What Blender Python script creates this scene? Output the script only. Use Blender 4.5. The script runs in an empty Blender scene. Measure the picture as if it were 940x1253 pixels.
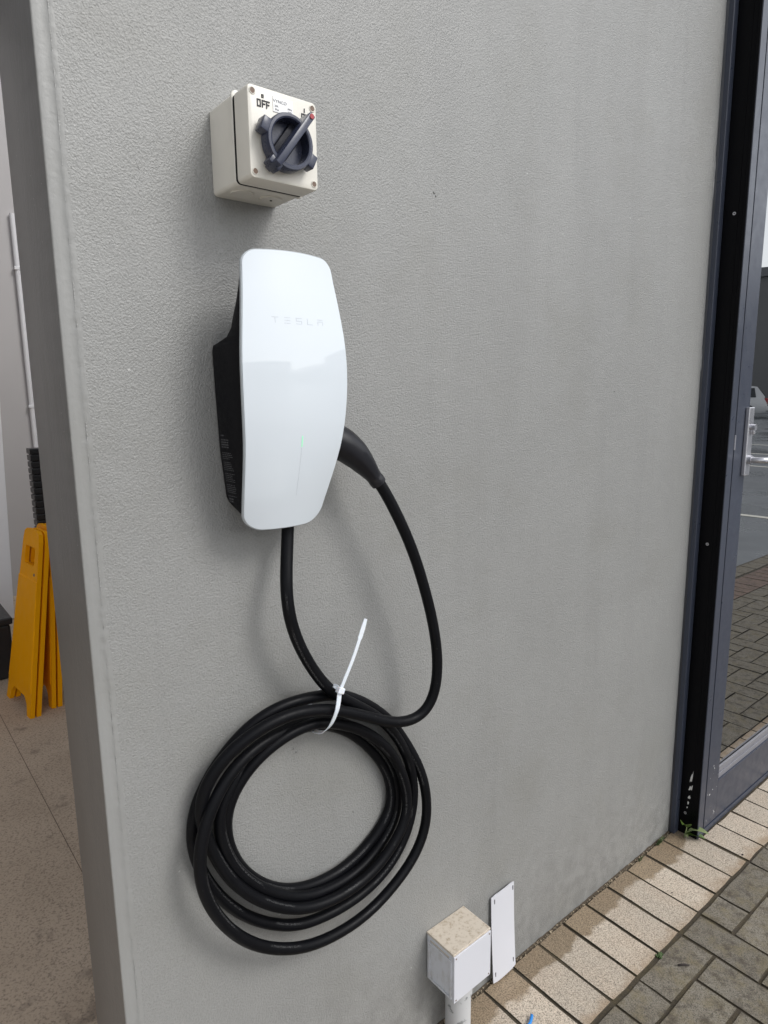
import bpy, bmesh, math, random
from mathutils import Vector, Matrix, noise
R = math.radians
random.seed(7)
S = bpy.context.scene
COL = S.collection

# ---------------------------------------------------------------- camera
cam = bpy.data.cameras.new('camera')
cam.sensor_fit = 'VERTICAL'; cam.sensor_height = 36.0
cam.lens = 36.0 * 805.0 / 1253.0
cam.clip_start = 0.02; cam.clip_end = 2000
co = bpy.data.objects.new('camera', cam); COL.objects.link(co)
yaw, pitch, roll = R(39.268), R(10.048), R(-0.6648)
fw = Vector((math.sin(yaw) * math.cos(pitch), math.cos(yaw) * math.cos(pitch), -math.sin(pitch)))
rt = Vector((math.cos(yaw), -math.sin(yaw), 0)); up = rt.cross(fw)
r2 = math.cos(roll) * rt + math.sin(roll) * up
u2 = -math.sin(roll) * rt + math.cos(roll) * up
co.matrix_world = Matrix((
    (r2.x, u2.x, -fw.x, -0.2194), (r2.y, u2.y, -fw.y, -0.88), (r2.z, u2.z, -fw.z, 1.3566), (0, 0, 0, 1)))
S.camera = co

# ---------------------------------------------------------------- sky, sun, exposure (bright overcast day)
SUN_AZ, SUN_EL = R(155), R(42)
w = bpy.data.worlds.new('World'); S.world = w; w.use_nodes = True
nt = w.node_tree; bg = nt.nodes['Background']
sky = nt.nodes.new('ShaderNodeTexSky'); sky.sky_type = 'NISHITA'; sky.sun_disc = False
sky.sun_elevation = SUN_EL; sky.sun_rotation = SUN_AZ
sky.air_density = 1.0; sky.dust_density = 1.6; sky.ozone_density = 1.0
hs = nt.nodes.new('ShaderNodeHueSaturation'); hs.inputs['Saturation'].default_value = 0.22
nt.links.new(sky.outputs[0], hs.inputs['Color']); nt.links.new(hs.outputs[0], bg.inputs[0])
bg.inputs[1].default_value = 0.15
sl = bpy.data.lights.new('sun', 'SUN'); sl.energy = 0.95; sl.angle = R(21); sl.color = (1.0, 0.985, 0.955)
so = bpy.data.objects.new('sun', sl); COL.objects.link(so)
sd = Vector((math.sin(SUN_AZ) * math.cos(SUN_EL), math.cos(SUN_AZ) * math.cos(SUN_EL), math.sin(SUN_EL)))
so.rotation_euler = sd.to_track_quat('Z', 'Y').to_euler()
S.view_settings.view_transform = 'Standard'; S.view_settings.look = 'None'
S.view_settings.exposure = 0.60; S.view_settings.gamma = 1.0

# ---------------------------------------------------------------- helpers
def link(o, parent=None):
    COL.objects.link(o)
    if parent is not None: o.parent = parent
    return o

def tag(o, label=None, cat=None, group=None, kind=None):
    if label: o['label'] = label
    if cat: o['category'] = cat
    if group: o['group'] = group
    if kind: o['kind'] = kind
    return o

def thing(name, label, cat, loc=(0, 0, 0), rz=0.0, group=None):
    o = bpy.data.objects.new(name, None); o.empty_display_size = 0.05
    o.location = loc; o.rotation_euler = (0, 0, rz); link(o)
    return tag(o, label, cat, group)

def obj(name, bm, m, parent=None, smooth=False, world=True):
    """bm in world coordinates; parented without moving when the parent is only translated / turned"""
    bmesh.ops.recalc_face_normals(bm, faces=bm.faces[:])
    me = bpy.data.meshes.new(name); bm.to_mesh(me); bm.free()
    for mm in (m if isinstance(m, (list, tuple)) else [m]): me.materials.append(mm)
    if smooth:
        for p in me.polygons: p.use_smooth = True
    o = bpy.data.objects.new(name, me); link(o, parent)
    if parent is not None and world:
        mw = Matrix.Identity(4); q = parent
        while q is not None:
            mw = (Matrix.Translation(q.location) @ q.rotation_euler.to_matrix().to_4x4()) @ mw; q = q.parent
        me.transform(mw.inverted())
    return o

def box(bm, x0, x1, y0, y1, z0, z1, bev=0.0, seg=2):
    vs = [bm.verts.new((x, y, z)) for x in (x0, x1) for y in (y0, y1) for z in (z0, z1)]
    fs = [(0, 1, 3, 2), (4, 6, 7, 5), (0, 4, 5, 1), (2, 3, 7, 6), (0, 2, 6, 4), (1, 5, 7, 3)]
    faces = [bm.faces.new([vs[i] for i in f]) for f in fs]
    if bev:
        es = list({e for f in faces for e in f.edges})
        bmesh.ops.bevel(bm, geom=es, offset=bev, segments=seg, profile=0.5, affect='EDGES', clamp_overlap=True)
    return vs

def newbox(*a, **k):
    bm = bmesh.new(); box(bm, *a, **k); return bm

def tube(bm, pts, rad, n=12, uv=False, cap=True, up=Vector((0, -1, 0)), squash=1.0):
    pts = [Vector(p) for p in pts]; N = len(pts)
    rr = rad if isinstance(rad, (list, tuple)) else [rad] * N
    t = [(pts[min(i + 1, N - 1)] - pts[max(i - 1, 0)]).normalized() for i in range(N)]
    nrm = (up - up.dot(t[0]) * t[0]).normalized()
    rings = []; L = 0.0; Ls = []
    for i in range(N):
        if i: L += (pts[i] - pts[i - 1]).length
        Ls.append(L)
        nrm = (nrm - nrm.dot(t[i]) * t[i]).normalized(); b = t[i].cross(nrm)
        rings.append([bm.verts.new(pts[i] + rr[i] * (math.cos(a) * nrm + squash * math.sin(a) * b))
                      for a in (2 * math.pi * k / n for k in range(n))])
    ul = bm.loops.layers.uv.verify() if uv else None
    for i in range(N - 1):
        for k in range(n):
            f = bm.faces.new((rings[i][k], rings[i][(k + 1) % n], rings[i + 1][(k + 1) % n], rings[i + 1][k]))
            f.smooth = True
            if uv:
                for lp, (ii, kk) in zip(f.loops, ((i, k), (i, k + 1), (i + 1, k + 1), (i + 1, k))):
                    lp[ul].uv = (Ls[ii], kk / n)
    if cap:
        bm.faces.new(rings[0]); bm.faces.new(rings[-1][::-1])
    return rings

def cyl(bm, c, axis, r, h, n=24, r2=None):
    """frustum from c along axis"""
    a = Vector(axis).normalized(); c = Vector(c)
    q = a.orthogonal().normalized(); b = a.cross(q); r2 = r if r2 is None else r2
    A = [bm.verts.new(c + r * (math.cos(t) * q + math.sin(t) * b)) for t in (2 * math.pi * k / n for k in range(n))]
    B = [bm.verts.new(c + a * h + r2 * (math.cos(t) * q + math.sin(t) * b)) for t in (2 * math.pi * k / n for k in range(n))]
    for k in range(n): bm.faces.new((A[k], A[(k + 1) % n], B[(k + 1) % n], B[k]))
    bm.faces.new(A[::-1]); bm.faces.new(B)

def prism(bm, poly, y0, y1):
    """polygon [(x,z)] extruded from y0 to y1"""
    A = [bm.verts.new((x, y0, z)) for x, z in poly]; B = [bm.verts.new((x, y1, z)) for x, z in poly]
    n = len(poly)
    fs = [bm.faces.new(A), bm.faces.new(B[::-1])]
    for k in range(n): fs.append(bm.faces.new((A[k], B[k], B[(k + 1) % n], A[(k + 1) % n])))
    return fs

def shade_auto(o, ang=35):
    me = o.data
    for p in me.polygons: p.use_smooth = True
    bm = bmesh.new(); bm.from_mesh(me)
    for e in bm.edges:
        e.smooth = not (len(e.link_faces) == 2 and e.calc_face_angle(0) > R(ang))
    bm.to_mesh(me); bm.free()
    return o

def text(name, s, size, mat, parent, loc, rot=(R(90), 0, 0), align='CENTER', sx=1.0, ext=0.0002):
    cu = bpy.data.curves.new(name, 'FONT'); cu.body = s; cu.size = size; cu.align_x = align; cu.align_y = 'CENTER'
    cu.extrude = ext; cu.resolution_u = 3
    o = bpy.data.objects.new(name, cu); COL.objects.link(o)
    dg = bpy.context.evaluated_depsgraph_get()
    me = bpy.data.meshes.new_from_object(o.evaluated_get(dg)); bpy.data.objects.remove(o)
    me.transform(Matrix.Translation(loc) @ Matrix.Rotation(rot[2], 4, 'Z') @ Matrix.Rotation(rot[0], 4, 'X') @ Matrix.Diagonal((sx, 1, 1, 1)))
    bm = bmesh.new(); bm.from_mesh(me); bpy.data.meshes.remove(me)
    return obj(name, bm, mat, parent)

# ---------------------------------------------------------------- materials
class NT:
    def __init__(s, name):
        s.m = bpy.data.materials.new(name); s.m.use_nodes = True
        s.t = s.m.node_tree; s.b = s.t.nodes['Principled BSDF']; s._tc = None
    def n(s, typ, **k):
        q = s.t.nodes.new('ShaderNode' + typ)
        for a, v in k.items(): setattr(q, a, v)
        return q
    def l(s, a, b): s.t.links.new(a, b)
    def tc(s, which='Object'):
        if s._tc is None: s._tc = s.n('TexCoord')
        return s._tc.outputs[which]
    def pos(s): return s.n('NewGeometry').outputs['Position']
    def noise(s, scale, detail=3, rough=0.55, vec=None, stretch=None, dist=0.0):
        q = s.n('TexNoise'); q.inputs['Scale'].default_value = scale; q.inputs['Detail'].default_value = detail
        q.inputs['Roughness'].default_value = rough; q.inputs['Distortion'].default_value = dist
        v = vec if vec is not None else s.pos()
        if vec is None:                                    # keep flat walls and floors off the noise lattice
            mr = s.n('Mapping'); mr.inputs['Rotation'].default_value = (R(37), R(23), R(51)); mr.inputs['Location'].default_value = (.137, .291, .413)
        if stretch:
            mp = s.n('Mapping'); mp.inputs['Scale'].default_value = stretch[0]
            if len(stretch) > 1: mp.inputs['Rotation'].default_value = stretch[1]
            s.l(v, mp.inputs[0]); v = mp.outputs[0]
        if vec is None: s.l(v, mr.inputs[0]); v = mr.outputs[0]
        s.l(v, q.inputs['Vector']); return q.outputs['Fac']
    def ramp(s, fac, stops):
        q = s.n('ValToRGB'); e = q.color_ramp.elements
        while len(e) < len(stops): e.new(0.5)
        for i, (p, c) in enumerate(stops):
            e[i].position = p; e[i].color = (c, c, c, 1) if isinstance(c, (int, float)) else (*c, 1)
        s.l(fac, q.inputs[0]); return q.outputs[0]
    def mix(s, fac, a, b, mode='MIX'):
        q = s.n('Mix', data_type='RGBA', blend_type=mode)
        for sock, v in ((q.inputs[0], fac), (q.inputs[6], a), (q.inputs[7], b)):
            if isinstance(v, (int, float)): sock.default_value = v if sock.type == 'VALUE' else (v, v, v, 1)
            elif isinstance(v, tuple): sock.default_value = (*v, 1)
            else: s.l(v, sock)
        return q.outputs[2]
    def math(s, op, a, b=0.0, c=None):
        q = s.n('Math', operation=op)
        for i, v in enumerate((a, b) if c is None else (a, b, c)):
            if isinstance(v, (int, float)): q.inputs[i].default_value = v
            else: s.l(v, q.inputs[i])
        return q.outputs[0]
    def xyz(s, v=None):
        q = s.n('SeparateXYZ'); s.l(v if v is not None else s.pos(), q.inputs[0]); return q.outputs
    def bump(s, h, strength, dist, prev=None):
        q = s.n('Bump'); q.inputs['Strength'].default_value = strength; q.inputs['Distance'].default_value = dist
        s.l(h, q.inputs['Height'])
        if prev is not None: s.l(prev, q.inputs['Normal'])
        return q.outputs[0]
    def fin(s, col=None, rough=None, nrm=None, **k):
        for nm, v in (('Base Color', col), ('Roughness', rough), ('Normal', nrm)):
            if v is None: continue
            if isinstance(v, tuple): s.b.inputs[nm].default_value = (*v, 1)
            elif isinstance(v, (int, float)): s.b.inputs[nm].default_value = v
            else: s.l(v, s.b.inputs[nm])
        for nm, v in k.items():
            s.b.inputs[nm.replace('_', ' ')].default_value = v
        return s.m

def plain(name, col, rough=0.5, var=0.12, scale=30, bump=0.0, bscale=400, **k):
    t = NT(name)
    f = t.noise(scale, 4)
    c = t.mix(f, tuple(x * (1 - var) for x in col), tuple(min(1, x * (1 + var)) for x in col))
    r = t.ramp(t.noise(scale * 2.3, 4), [(0.3, max(0.0, rough - 0.07)), (0.7, min(1, rough + 0.07))])
    nr = t.bump(t.noise(bscale, 3), bump, 0.001) if bump else None
    return t.fin(c, r, nr, **k)

def wall_mat(name, base, strip=False, dark=False):
    t = NT(name)
    big = t.noise(1.6, 4); med = t.noise(9, 4, stretch=((1, 1, .25),))
    c = t.mix(t.ramp(big, [(0.3, 0.0), (0.7, 1.0)]), tuple(x * .92 for x in base), tuple(x * 1.06 for x in base))
    c = t.mix(t.ramp(med, [(0.45, 0.0), (0.75, 0.30)]), c, tuple(x * .80 for x in base))
    c = t.mix(t.ramp(t.noise(4.2, 6, .62), [(0.52, 0.0), (0.70, 0.34)]), c, (base[0] * .80, base[1] * .79, base[2] * .74))
    c = t.mix(t.ramp(t.noise(5, 5, .6, stretch=((3.2, 3.2, .18),)), [(0.56, 0.0), (0.72, 0.22)]), c, tuple(x * .72 for x in base))
    # grime splash close to the ground and pale flecks
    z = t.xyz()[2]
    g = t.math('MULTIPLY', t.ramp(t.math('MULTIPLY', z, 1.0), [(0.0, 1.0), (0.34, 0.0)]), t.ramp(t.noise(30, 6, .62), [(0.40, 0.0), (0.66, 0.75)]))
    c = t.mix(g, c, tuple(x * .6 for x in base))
    v = t.n('TexVoronoi'); v.inputs['Scale'].default_value = 70 if dark else 34; t.l(t.pos(), v.inputs['Vector'])
    fl = t.math('MULTIPLY', t.ramp(v.outputs['Distance'], [(0.045, 1.0), (0.075, 0.0)]), t.ramp(t.noise(5.3, 2), [(0.50, 0.0), (0.54, 1.0)] if dark else [(0.60, 0.0), (0.64, 1.0)]))
    c = t.mix(t.math('MULTIPLY', fl, 0.45), c, (0.62, 0.62, 0.6))
    if strip:
        h = t.noise(150, 4, .6); h2 = t.noise(40, 4, stretch=((1, 1, .2),))
        c = t.mix(t.math('MULTIPLY', t.ramp(h2, [(0.45, 0.0), (0.75, 1.0)]), .30), c, tuple(x * .78 for x in base))
        nr = t.bump(h2, .3, .003, t.bump(h, .45, .0012))
    else:
        st = ((1.0, 1.0, 1.0), (0, R(38), 0))
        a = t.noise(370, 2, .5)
        b = t.noise(230, 2, .5, stretch=((1.0, 1, 1.6), (0, R(48), 0)))
        e = t.noise(22, 3)
        nr = t.bump(e, .10, .01, t.bump(b, .35, .0012, t.bump(a, .85, .0015)))
        c = t.mix(t.ramp(a, [(0.30, 0.26), (0.56, 0.0)]), c, tuple(x * .5 for x in base))   # shade of the render pits painted into the colour
    return t.fin(c, 0.42, nr, Specular_IOR_Level=0.5)

M = {}
PAINT = (0.270, 0.270, 0.261)
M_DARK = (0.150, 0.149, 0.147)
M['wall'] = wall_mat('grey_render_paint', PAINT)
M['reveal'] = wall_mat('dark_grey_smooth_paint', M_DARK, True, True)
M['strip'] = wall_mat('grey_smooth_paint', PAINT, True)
M['lid'] = plain('cream_plastic', (0.675, 0.65, 0.585), .38, .05, 40, .05, 900)
M['seam'] = plain('dark_gasket', (0.004, 0.004, 0.004), .9)
M['knob'] = plain('blue_grey_plastic', (0.033, 0.039, 0.068), .30, .1, 60)
M['knob_dark'] = plain('dark_blue_plastic', (0.012, 0.013, 0.02), .5, Specular_IOR_Level=0.2)
M['red'] = plain('red_plastic', (0.35, 0.02, 0.03), .4)
M['print'] = plain('black_print', (0.03, 0.03, 0.035), .6)
M['white_label'] = plain('white_label', (0.82, 0.82, 0.82), .4, .02)
M['grey_print'] = plain('grey_print', (0.16, 0.16, 0.18), .5)
M['rust'] = plain('rusty_screw', (0.16, 0.105, 0.075), .6, .35, 300)
def plate_mat():
    t = NT('white_glass')
    return t.fin((0.635, 0.683, 0.725), 0.35, None, Coat_Weight=1.0, Coat_Roughness=0.004, Coat_IOR=1.52, Specular_IOR_Level=0.1)
M['glass_white'] = plate_mat()
M['rim'] = plain('glass_edge', (0.40, 0.43, 0.45), .15, .05)
M['body'] = plain('black_plastic', (0.004, 0.004, 0.0055), .5, .15, 60, .1, 1200, Specular_IOR_Level=0.16)
M['faint'] = plain('faint_print', (0.52, 0.56, 0.60), .3, .02)
M['tinyprint'] = plain('small_grey_print', (0.085, 0.085, 0.09), .6)
M['tie'] = plain('white_nylon', (0.74, 0.76, 0.80), .35, .04, 80, Subsurface_Weight=0.1)
M['handle_black'] = plain('soft_black_rubber', (0.006, 0.006, 0.009), .36, .1, 80, Specular_IOR_Level=0.4)

def led():
    t = NT('green_led'); t.fin((0.35, 0.78, 0.52), .3)
    t.b.inputs['Emission Color'].default_value = (0.22, 0.9, 0.45, 1); t.b.inputs['Emission Strength'].default_value = 0.12
    return t.m
M['led'] = led()

def cable_mat():
    t = NT('black_cable_rubber')
    uv = t.n('UVMap'); s = t.xyz(uv.outputs[0])
    comb = t.n('CombineXYZ'); t.l(s[0], comb.inputs[0]); t.l(s[1], comb.inputs[1])
    # tiny printed legend running along the sheath: broken strokes in a narrow band
    band = t.math('COMPARE', s[1], 0.11, 0.026)
    st = t.ramp(t.noise(260, 1, .5, comb.outputs[0], ((1.0, 0.35, 1),)), [(0.50, 0.0), (0.56, 1.0)])
    gap = t.ramp(t.noise(7, 1, .5, comb.outputs[0], ((1.0, 0.0, 1),)), [(0.50, 0.0), (0.52, 1.0)])
    pr = t.math('MULTIPLY', t.math('MULTIPLY', band, st), gap)
    dust = t.math('MULTIPLY', t.ramp(t.noise(190, 2), [(0.70, 0.0), (0.76, 1.0)]), 0.35)
    base = t.mix(t.noise(24, 4), (0.0025, 0.0027, 0.0035), (0.0048, 0.005, 0.0065))
    c = t.mix(t.math('MULTIPLY', pr, 0.40), t.mix(dust, base, (0.05, 0.05, 0.047)), (0.15, 0.15, 0.15))
    r = t.ramp(t.noise(60, 4), [(0.3, .36), (0.7, .5)])
    return t.fin(c, r, t.bump(t.noise(900, 2), .08, .0005), Specular_IOR_Level=0.12)
M['cable'] = cable_mat()

M['frame'] = plain('charcoal_powder_coat', (0.040, 0.047, 0.068), .34, .06, 14)
def gloss_black():
    t = NT('glossy_black_jamb')
    c = t.mix(t.ramp(t.noise(130, 3), [(0.68, 0.0), (0.74, 0.6)]), (0.003, 0.003, 0.004), (0.012, 0.012, 0.014))
    return t.fin(c, .38, None, Specular_IOR_Level=0.10)
M['jamb'] = gloss_black()
M['steel'] = plain('brushed_steel', (0.56, 0.56, 0.59), .33, .03, 9, Metallic=0.85)
M['bead'] = plain('aluminium_bead', (0.20, 0.20, 0.22), .4, .1)
def door_glass():
    t = NT('tinted_reflective_glass')
    nr = t.bump(t.noise(2.2, 1), .015, .02)
    return t.fin((0.010, 0.012, 0.013), 0.0, nr, IOR=5.5)
M['door_glass'] = door_glass()
M['chip'] = plain('chipped_white', (0.62, 0.62, 0.60), .7, .2, 200)
M['sealant'] = plain('dark_sealant', (0.02, 0.022, 0.028), .45)

def paver_mat(name, base, spot, wet=False, moss=0.0):
    t = NT(name)
    rnd = t.n('ObjectInfo').outputs['Random']
    c = t.mix(rnd, tuple(x * .80 for x in base), tuple(min(1, x * 1.12) for x in base))
    c = t.mix(t.ramp(t.noise(14, 4), [(0.40, 0.0), (0.72, 0.75)]), c, spot)
    sp = t.noise(330, 3, .8)
    c = t.mix(t.ramp(sp, [(0.39, 1.0), (0.50, 0.0)]), c, tuple(x * .32 for x in base))
    c = t.mix(t.ramp(sp, [(0.55, 0.0), (0.66, 0.6)]), c, tuple(min(1, x * 1.4) for x in base))
    if moss:
        c = t.mix(t.math('MULTIPLY', t.ramp(t.noise(23, 7, .68), [(0.47, 0.0), (0.68, 1.0)]), moss), c, (0.165, 0.130, 0.055))
        c = t.mix(t.math('MULTIPLY', t.ramp(t.noise(34, 8, .72), [(0.49, 0.0), (0.64, 1.0)]), .78), c, (0.060, 0.048, 0.036))
    rg = .85
    if wet:
        py = t.xyz()[1]                                    # rusty brown staining on the outer ends of the border course
        en = t.math('ADD', t.math('MULTIPLY', py, -1.0), t.math('MULTIPLY', t.noise(26, 4), .07))
        c = t.mix(t.ramp(en, [(0.222, 0.0), (0.256, .7)]), c, (0.27, 0.185, 0.11))
        p = t.xyz()
        edge = t.math('ADD', t.math('MULTIPLY', t.noise(10, 3, .5), 0.12), t.math('MULTIPLY', rnd, 0.022))
        dry = t.math('ADD', p[1], edge)                    # > 0 close to the wall
        wf = t.ramp(dry, [(0.003, 0.0), (0.011, 1.0)])
        stop = t.ramp(t.math('MULTIPLY', p[0], 0.4), [(0.655, 1.0), (0.70, 0.0)])
        wf = t.math('MULTIPLY', t.math('MULTIPLY', wf, stop), 0.85)
        c = t.mix(wf, c, t.mix(1.0, c, (0.47, 0.40, 0.30), 'MULTIPLY'))
        rg = t.math('SUBTRACT', .86, t.math('MULTIPLY', wf, .32))
    nr = t.bump(sp, .45, .0012, t.bump(t.noise(90, 4), .3, .002))
    return t.fin(c, rg, nr)
M['paver_beige'] = paver_mat('beige_paver', (0.55, 0.475, 0.385), (0.49, 0.40, 0.31), True)
M['paver_grey'] = paver_mat('weathered_grey_paver', (0.212, 0.190, 0.153), (0.150, 0.128, 0.095), False, .5)
M['paver_red'] = paver_mat('red_brown_paver', (0.19, 0.125, 0.10), (0.14, 0.10, 0.085), False, .3)
M['bedding_and_edge'] = paver_mat('joint_soil_and_edge_shade', (0.062, 0.048, 0.030), (0.035, 0.028, 0.016), False, .25)  # joint soil, also the painted shade on paver sides and chamfers

def asphalt_mat():
    t = NT('wet_asphalt')
    f = t.ramp(t.noise(.55, 5), [(0.38, 0.0), (0.62, 1.0)])
    c = t.mix(f, (0.048, 0.057, 0.067), (0.072, 0.083, 0.094))
    c = t.mix(t.ramp(t.noise(160, 2), [(0.6, 0.0), (0.7, .5)]), c, (0.12, 0.12, 0.12))
    r = t.ramp(t.noise(.8, 4), [(0.35, .16), (0.65, .45)])
    return t.fin(c, r, t.bump(t.noise(120, 3), .25, .003))
M['asphalt'] = asphalt_mat()
M['line_paint'] = plain('white_line_paint', (0.72, 0.70, 0.62), .6, .15, 20)

def concrete_mat():
    t = NT('brushed_concrete_floor')
    c = t.mix(t.ramp(t.noise(3.5, 5), [(0.35, 0.0), (0.7, 1.0)]), (0.48, 0.375, 0.275), (0.58, 0.46, 0.345))
    sp = t.noise(150, 4, .7)
    c = t.mix(t.ramp(sp, [(0.36, .75), (0.5, 0.0)]), c, (0.20, 0.155, 0.115))
    c = t.mix(t.ramp(sp, [(0.60, 0.0), (0.72, .5)]), c, (0.50, 0.44, 0.37))
    c = t.mix(t.ramp(t.noise(11, 5, .6), [(0.60, 0.0), (0.72, .55)]), c, (0.14, 0.11, 0.085))
    return t.fin(c, .8, t.bump(sp, .5, .0025))
M['concrete'] = concrete_mat()
M['joint'] = plain('floor_joint_filler', (0.17, 0.125, 0.09), .9, .5, 25)
M['bounce_concrete'] = plain('bounce_concrete', (0.50, 0.46, 0.41), .8, .08, 5)  # pale so that the added apron throws more light back
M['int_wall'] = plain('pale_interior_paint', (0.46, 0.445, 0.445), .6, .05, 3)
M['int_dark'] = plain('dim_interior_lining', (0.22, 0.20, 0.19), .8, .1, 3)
M['white_board'] = plain('white_board', (0.74, 0.74, 0.76), .45, .03, 8)
M['yellow'] = plain('yellow_plastic', (0.96, 0.41, 0.002), .55, .05, 12, .03, 300, Specular_IOR_Level=0.12)
M['blackp'] = plain('black_moulded_plastic', (0.018, 0.018, 0.02), .4, .1)
def pvc_mat():
    t = NT('weathered_white_pvc')
    d = t.ramp(t.noise(60, 7, .7, stretch=((1, 1, .45),)), [(0.48, 0.0), (0.72, .65)])
    return t.fin(t.mix(d, (0.59, 0.60, 0.63), (0.36, 0.33, 0.28)), .45)
M['pvc'] = pvc_mat()
M['cover'] = plain('white_cover_plastic', (0.60, 0.605, 0.645), .4, .02, 12)
def dirty_top():
    t = NT('dirty_box_top')
    d = t.ramp(t.noise(110, 6, .7), [(0.50, 0.0), (0.72, .8)])
    c = t.mix(t.noise(18, 4), (0.51, 0.445, 0.36), (0.59, 0.525, 0.44))
    c = t.mix(d, c, (0.26, 0.19, 0.115))
    return t.fin(c, .75, t.bump(d, .3, .001))
M['dirty'] = dirty_top()
def pipe_mat():
    t = NT('peeling_pipe_paint')
    f = t.ramp(t.noise(38, 5, .6), [(0.60, 0.0), (0.63, 1.0)])
    return t.fin(t.mix(f, (0.50, 0.505, 0.51), (0.23, 0.24, 0.24)), .5, t.bump(f, .3, .001))
M['pipe'] = pipe_mat()
M['blue'] = plain('blue_plastic', (0.02, 0.22, 0.62), .35)
M['debris'] = plain('dry_debris', (0.33, 0.27, 0.19), .9, .6, 120)
M['soil'] = plain('damp_soil', (0.06, 0.045, 0.03), .95, .4, 150, .5, 300)
M['twig'] = plain('dark_twig', (0.03, 0.022, 0.02), .8)

def leaf_mat():
    t = NT('weed_leaf')
    c = t.mix(t.ramp(t.noise(120, 4), [(0.35, 0.0), (0.65, 1.0)]), (0.04, 0.09, 0.012), (0.11, 0.17, 0.035))
    return t.fin(c, .4, None, Subsurface_Weight=0.0)
M['leaf'] = leaf_mat()
M['leaf_pale'] = plain('pale_weed_leaf', (0.22, 0.27, 0.12), .45, .35, 140)
M['grass'] = plain('grass_blade', (0.06, 0.10, 0.03), .6, .3, 200)
M['shed'] = plain('grey_metal_cladding', (0.16, 0.157, 0.157), .6, .08, .4)
M['shed_pale'] = plain('pale_cladding', (0.34, 0.35, 0.36), .6, .08, .4)
M['roof'] = plain('grey_roofing', (0.16, 0.16, 0.17), .6)
M['car_white'] = plain('white_car_paint', (0.78, 0.78, 0.78), .25, .01, 3, Coat_Weight=.8)
M['car_glass'] = plain('dark_car_glass', (0.02, 0.022, 0.025), .05)
M['tyre'] = plain('tyre_rubber', (0.02, 0.02, 0.02), .8)
M['taillight'] = plain('tail_light', (0.4, 0.03, 0.03), .2)

# ================================================================ SETTING
# ground: wet asphalt car park, paved strip along the building, concrete floor inside
bm = bmesh.new()
for x0, x1, y0, y1 in ((-90, 140, -140, -8.0), (.2, 140, -7.9995, -1.375), (-90, -12.0, -7.9995, -1.375), (-90, 140, 9.0, 60)):
    vs = [bm.verts.new(p) for p in ((x0, y0, -.012), (x1, y0, -.012), (x1, y1, -.012), (x0, y1, -.012))]; bm.faces.new(vs)
tag(obj('asphalt', bm, M['asphalt']), kind='structure')
bm = bmesh.new()
vs = [bm.verts.new(p) for p in ((-600, -600, -.03), (600, -600, -.03), (600, 600, -.03), (-600, 600, -.03))]; bm.faces.new(vs)
tag(obj('ground', bm, M['asphalt']), kind='structure')
bm = bmesh.new()
for k in (0, 2, 3, 4, 6, 7, 9, 11):
    x = 7.5 + 2.62 * k
    box(bm, x - .05, x + .05, -6.6, -1.62, -.011, -.008)
tag(obj('parking_line', bm, M['line_paint']), kind='structure')

pv = bmesh.new(); box(pv, .2, 14, -1.375, -.0005, -.06, -.0034)
pavement = tag(obj('pavement', pv, M['bedding_and_edge']), kind='structure')

def paver_mesh(name, lx, ly, mat, seed):
    """a concrete paver: chamfered, slightly irregular outline, origin at its centre on the top"""
    rnd = random.Random(seed); bm = bmesh.new()
    hx, hy = lx / 2, ly / 2; c = .0034
    out = []
    for (ax, ay), (bx, by) in (((-hx, -hy), (hx, -hy)), ((hx, -hy), (hx, hy)), ((hx, hy), (-hx, hy)), ((-hx, hy), (-hx, -hy))):
        n = 3 if abs(ax - bx) > .13 or abs(ay - by) > .13 else 2
        for i in range(n):
            t = i / n
            j = .0021 if i else .0010
            out.append((ax + (bx - ax) * t + rnd.uniform(-j, j), ay + (by - ay) * t + rnd.uniform(-j, j)))
    n = len(out)
    def ring(z, ins, jit=0):
        r = []
        for x, y in out:
            k = ins + rnd.uniform(0, jit)
            r.append(bm.verts.new((x * (1 - k / hx), y * (1 - k / hy), z)))
        return r
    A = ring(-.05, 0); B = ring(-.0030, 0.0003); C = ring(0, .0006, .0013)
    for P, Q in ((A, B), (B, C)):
        for k in range(n): bm.faces.new((P[k], P[(k + 1) % n], Q[(k + 1) % n], Q[k])).material_index = 1  # sides and chamfers coloured dark to paint out their lit edge
    bm.faces.new(C)
    bmesh.ops.recalc_face_normals(bm, faces=bm.faces[:])
    me = bpy.data.meshes.new(name); bm.to_mesh(me); bm.free(); me.materials.append(mat); me.materials.append(M['bedding_and_edge'])
    return me

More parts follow.
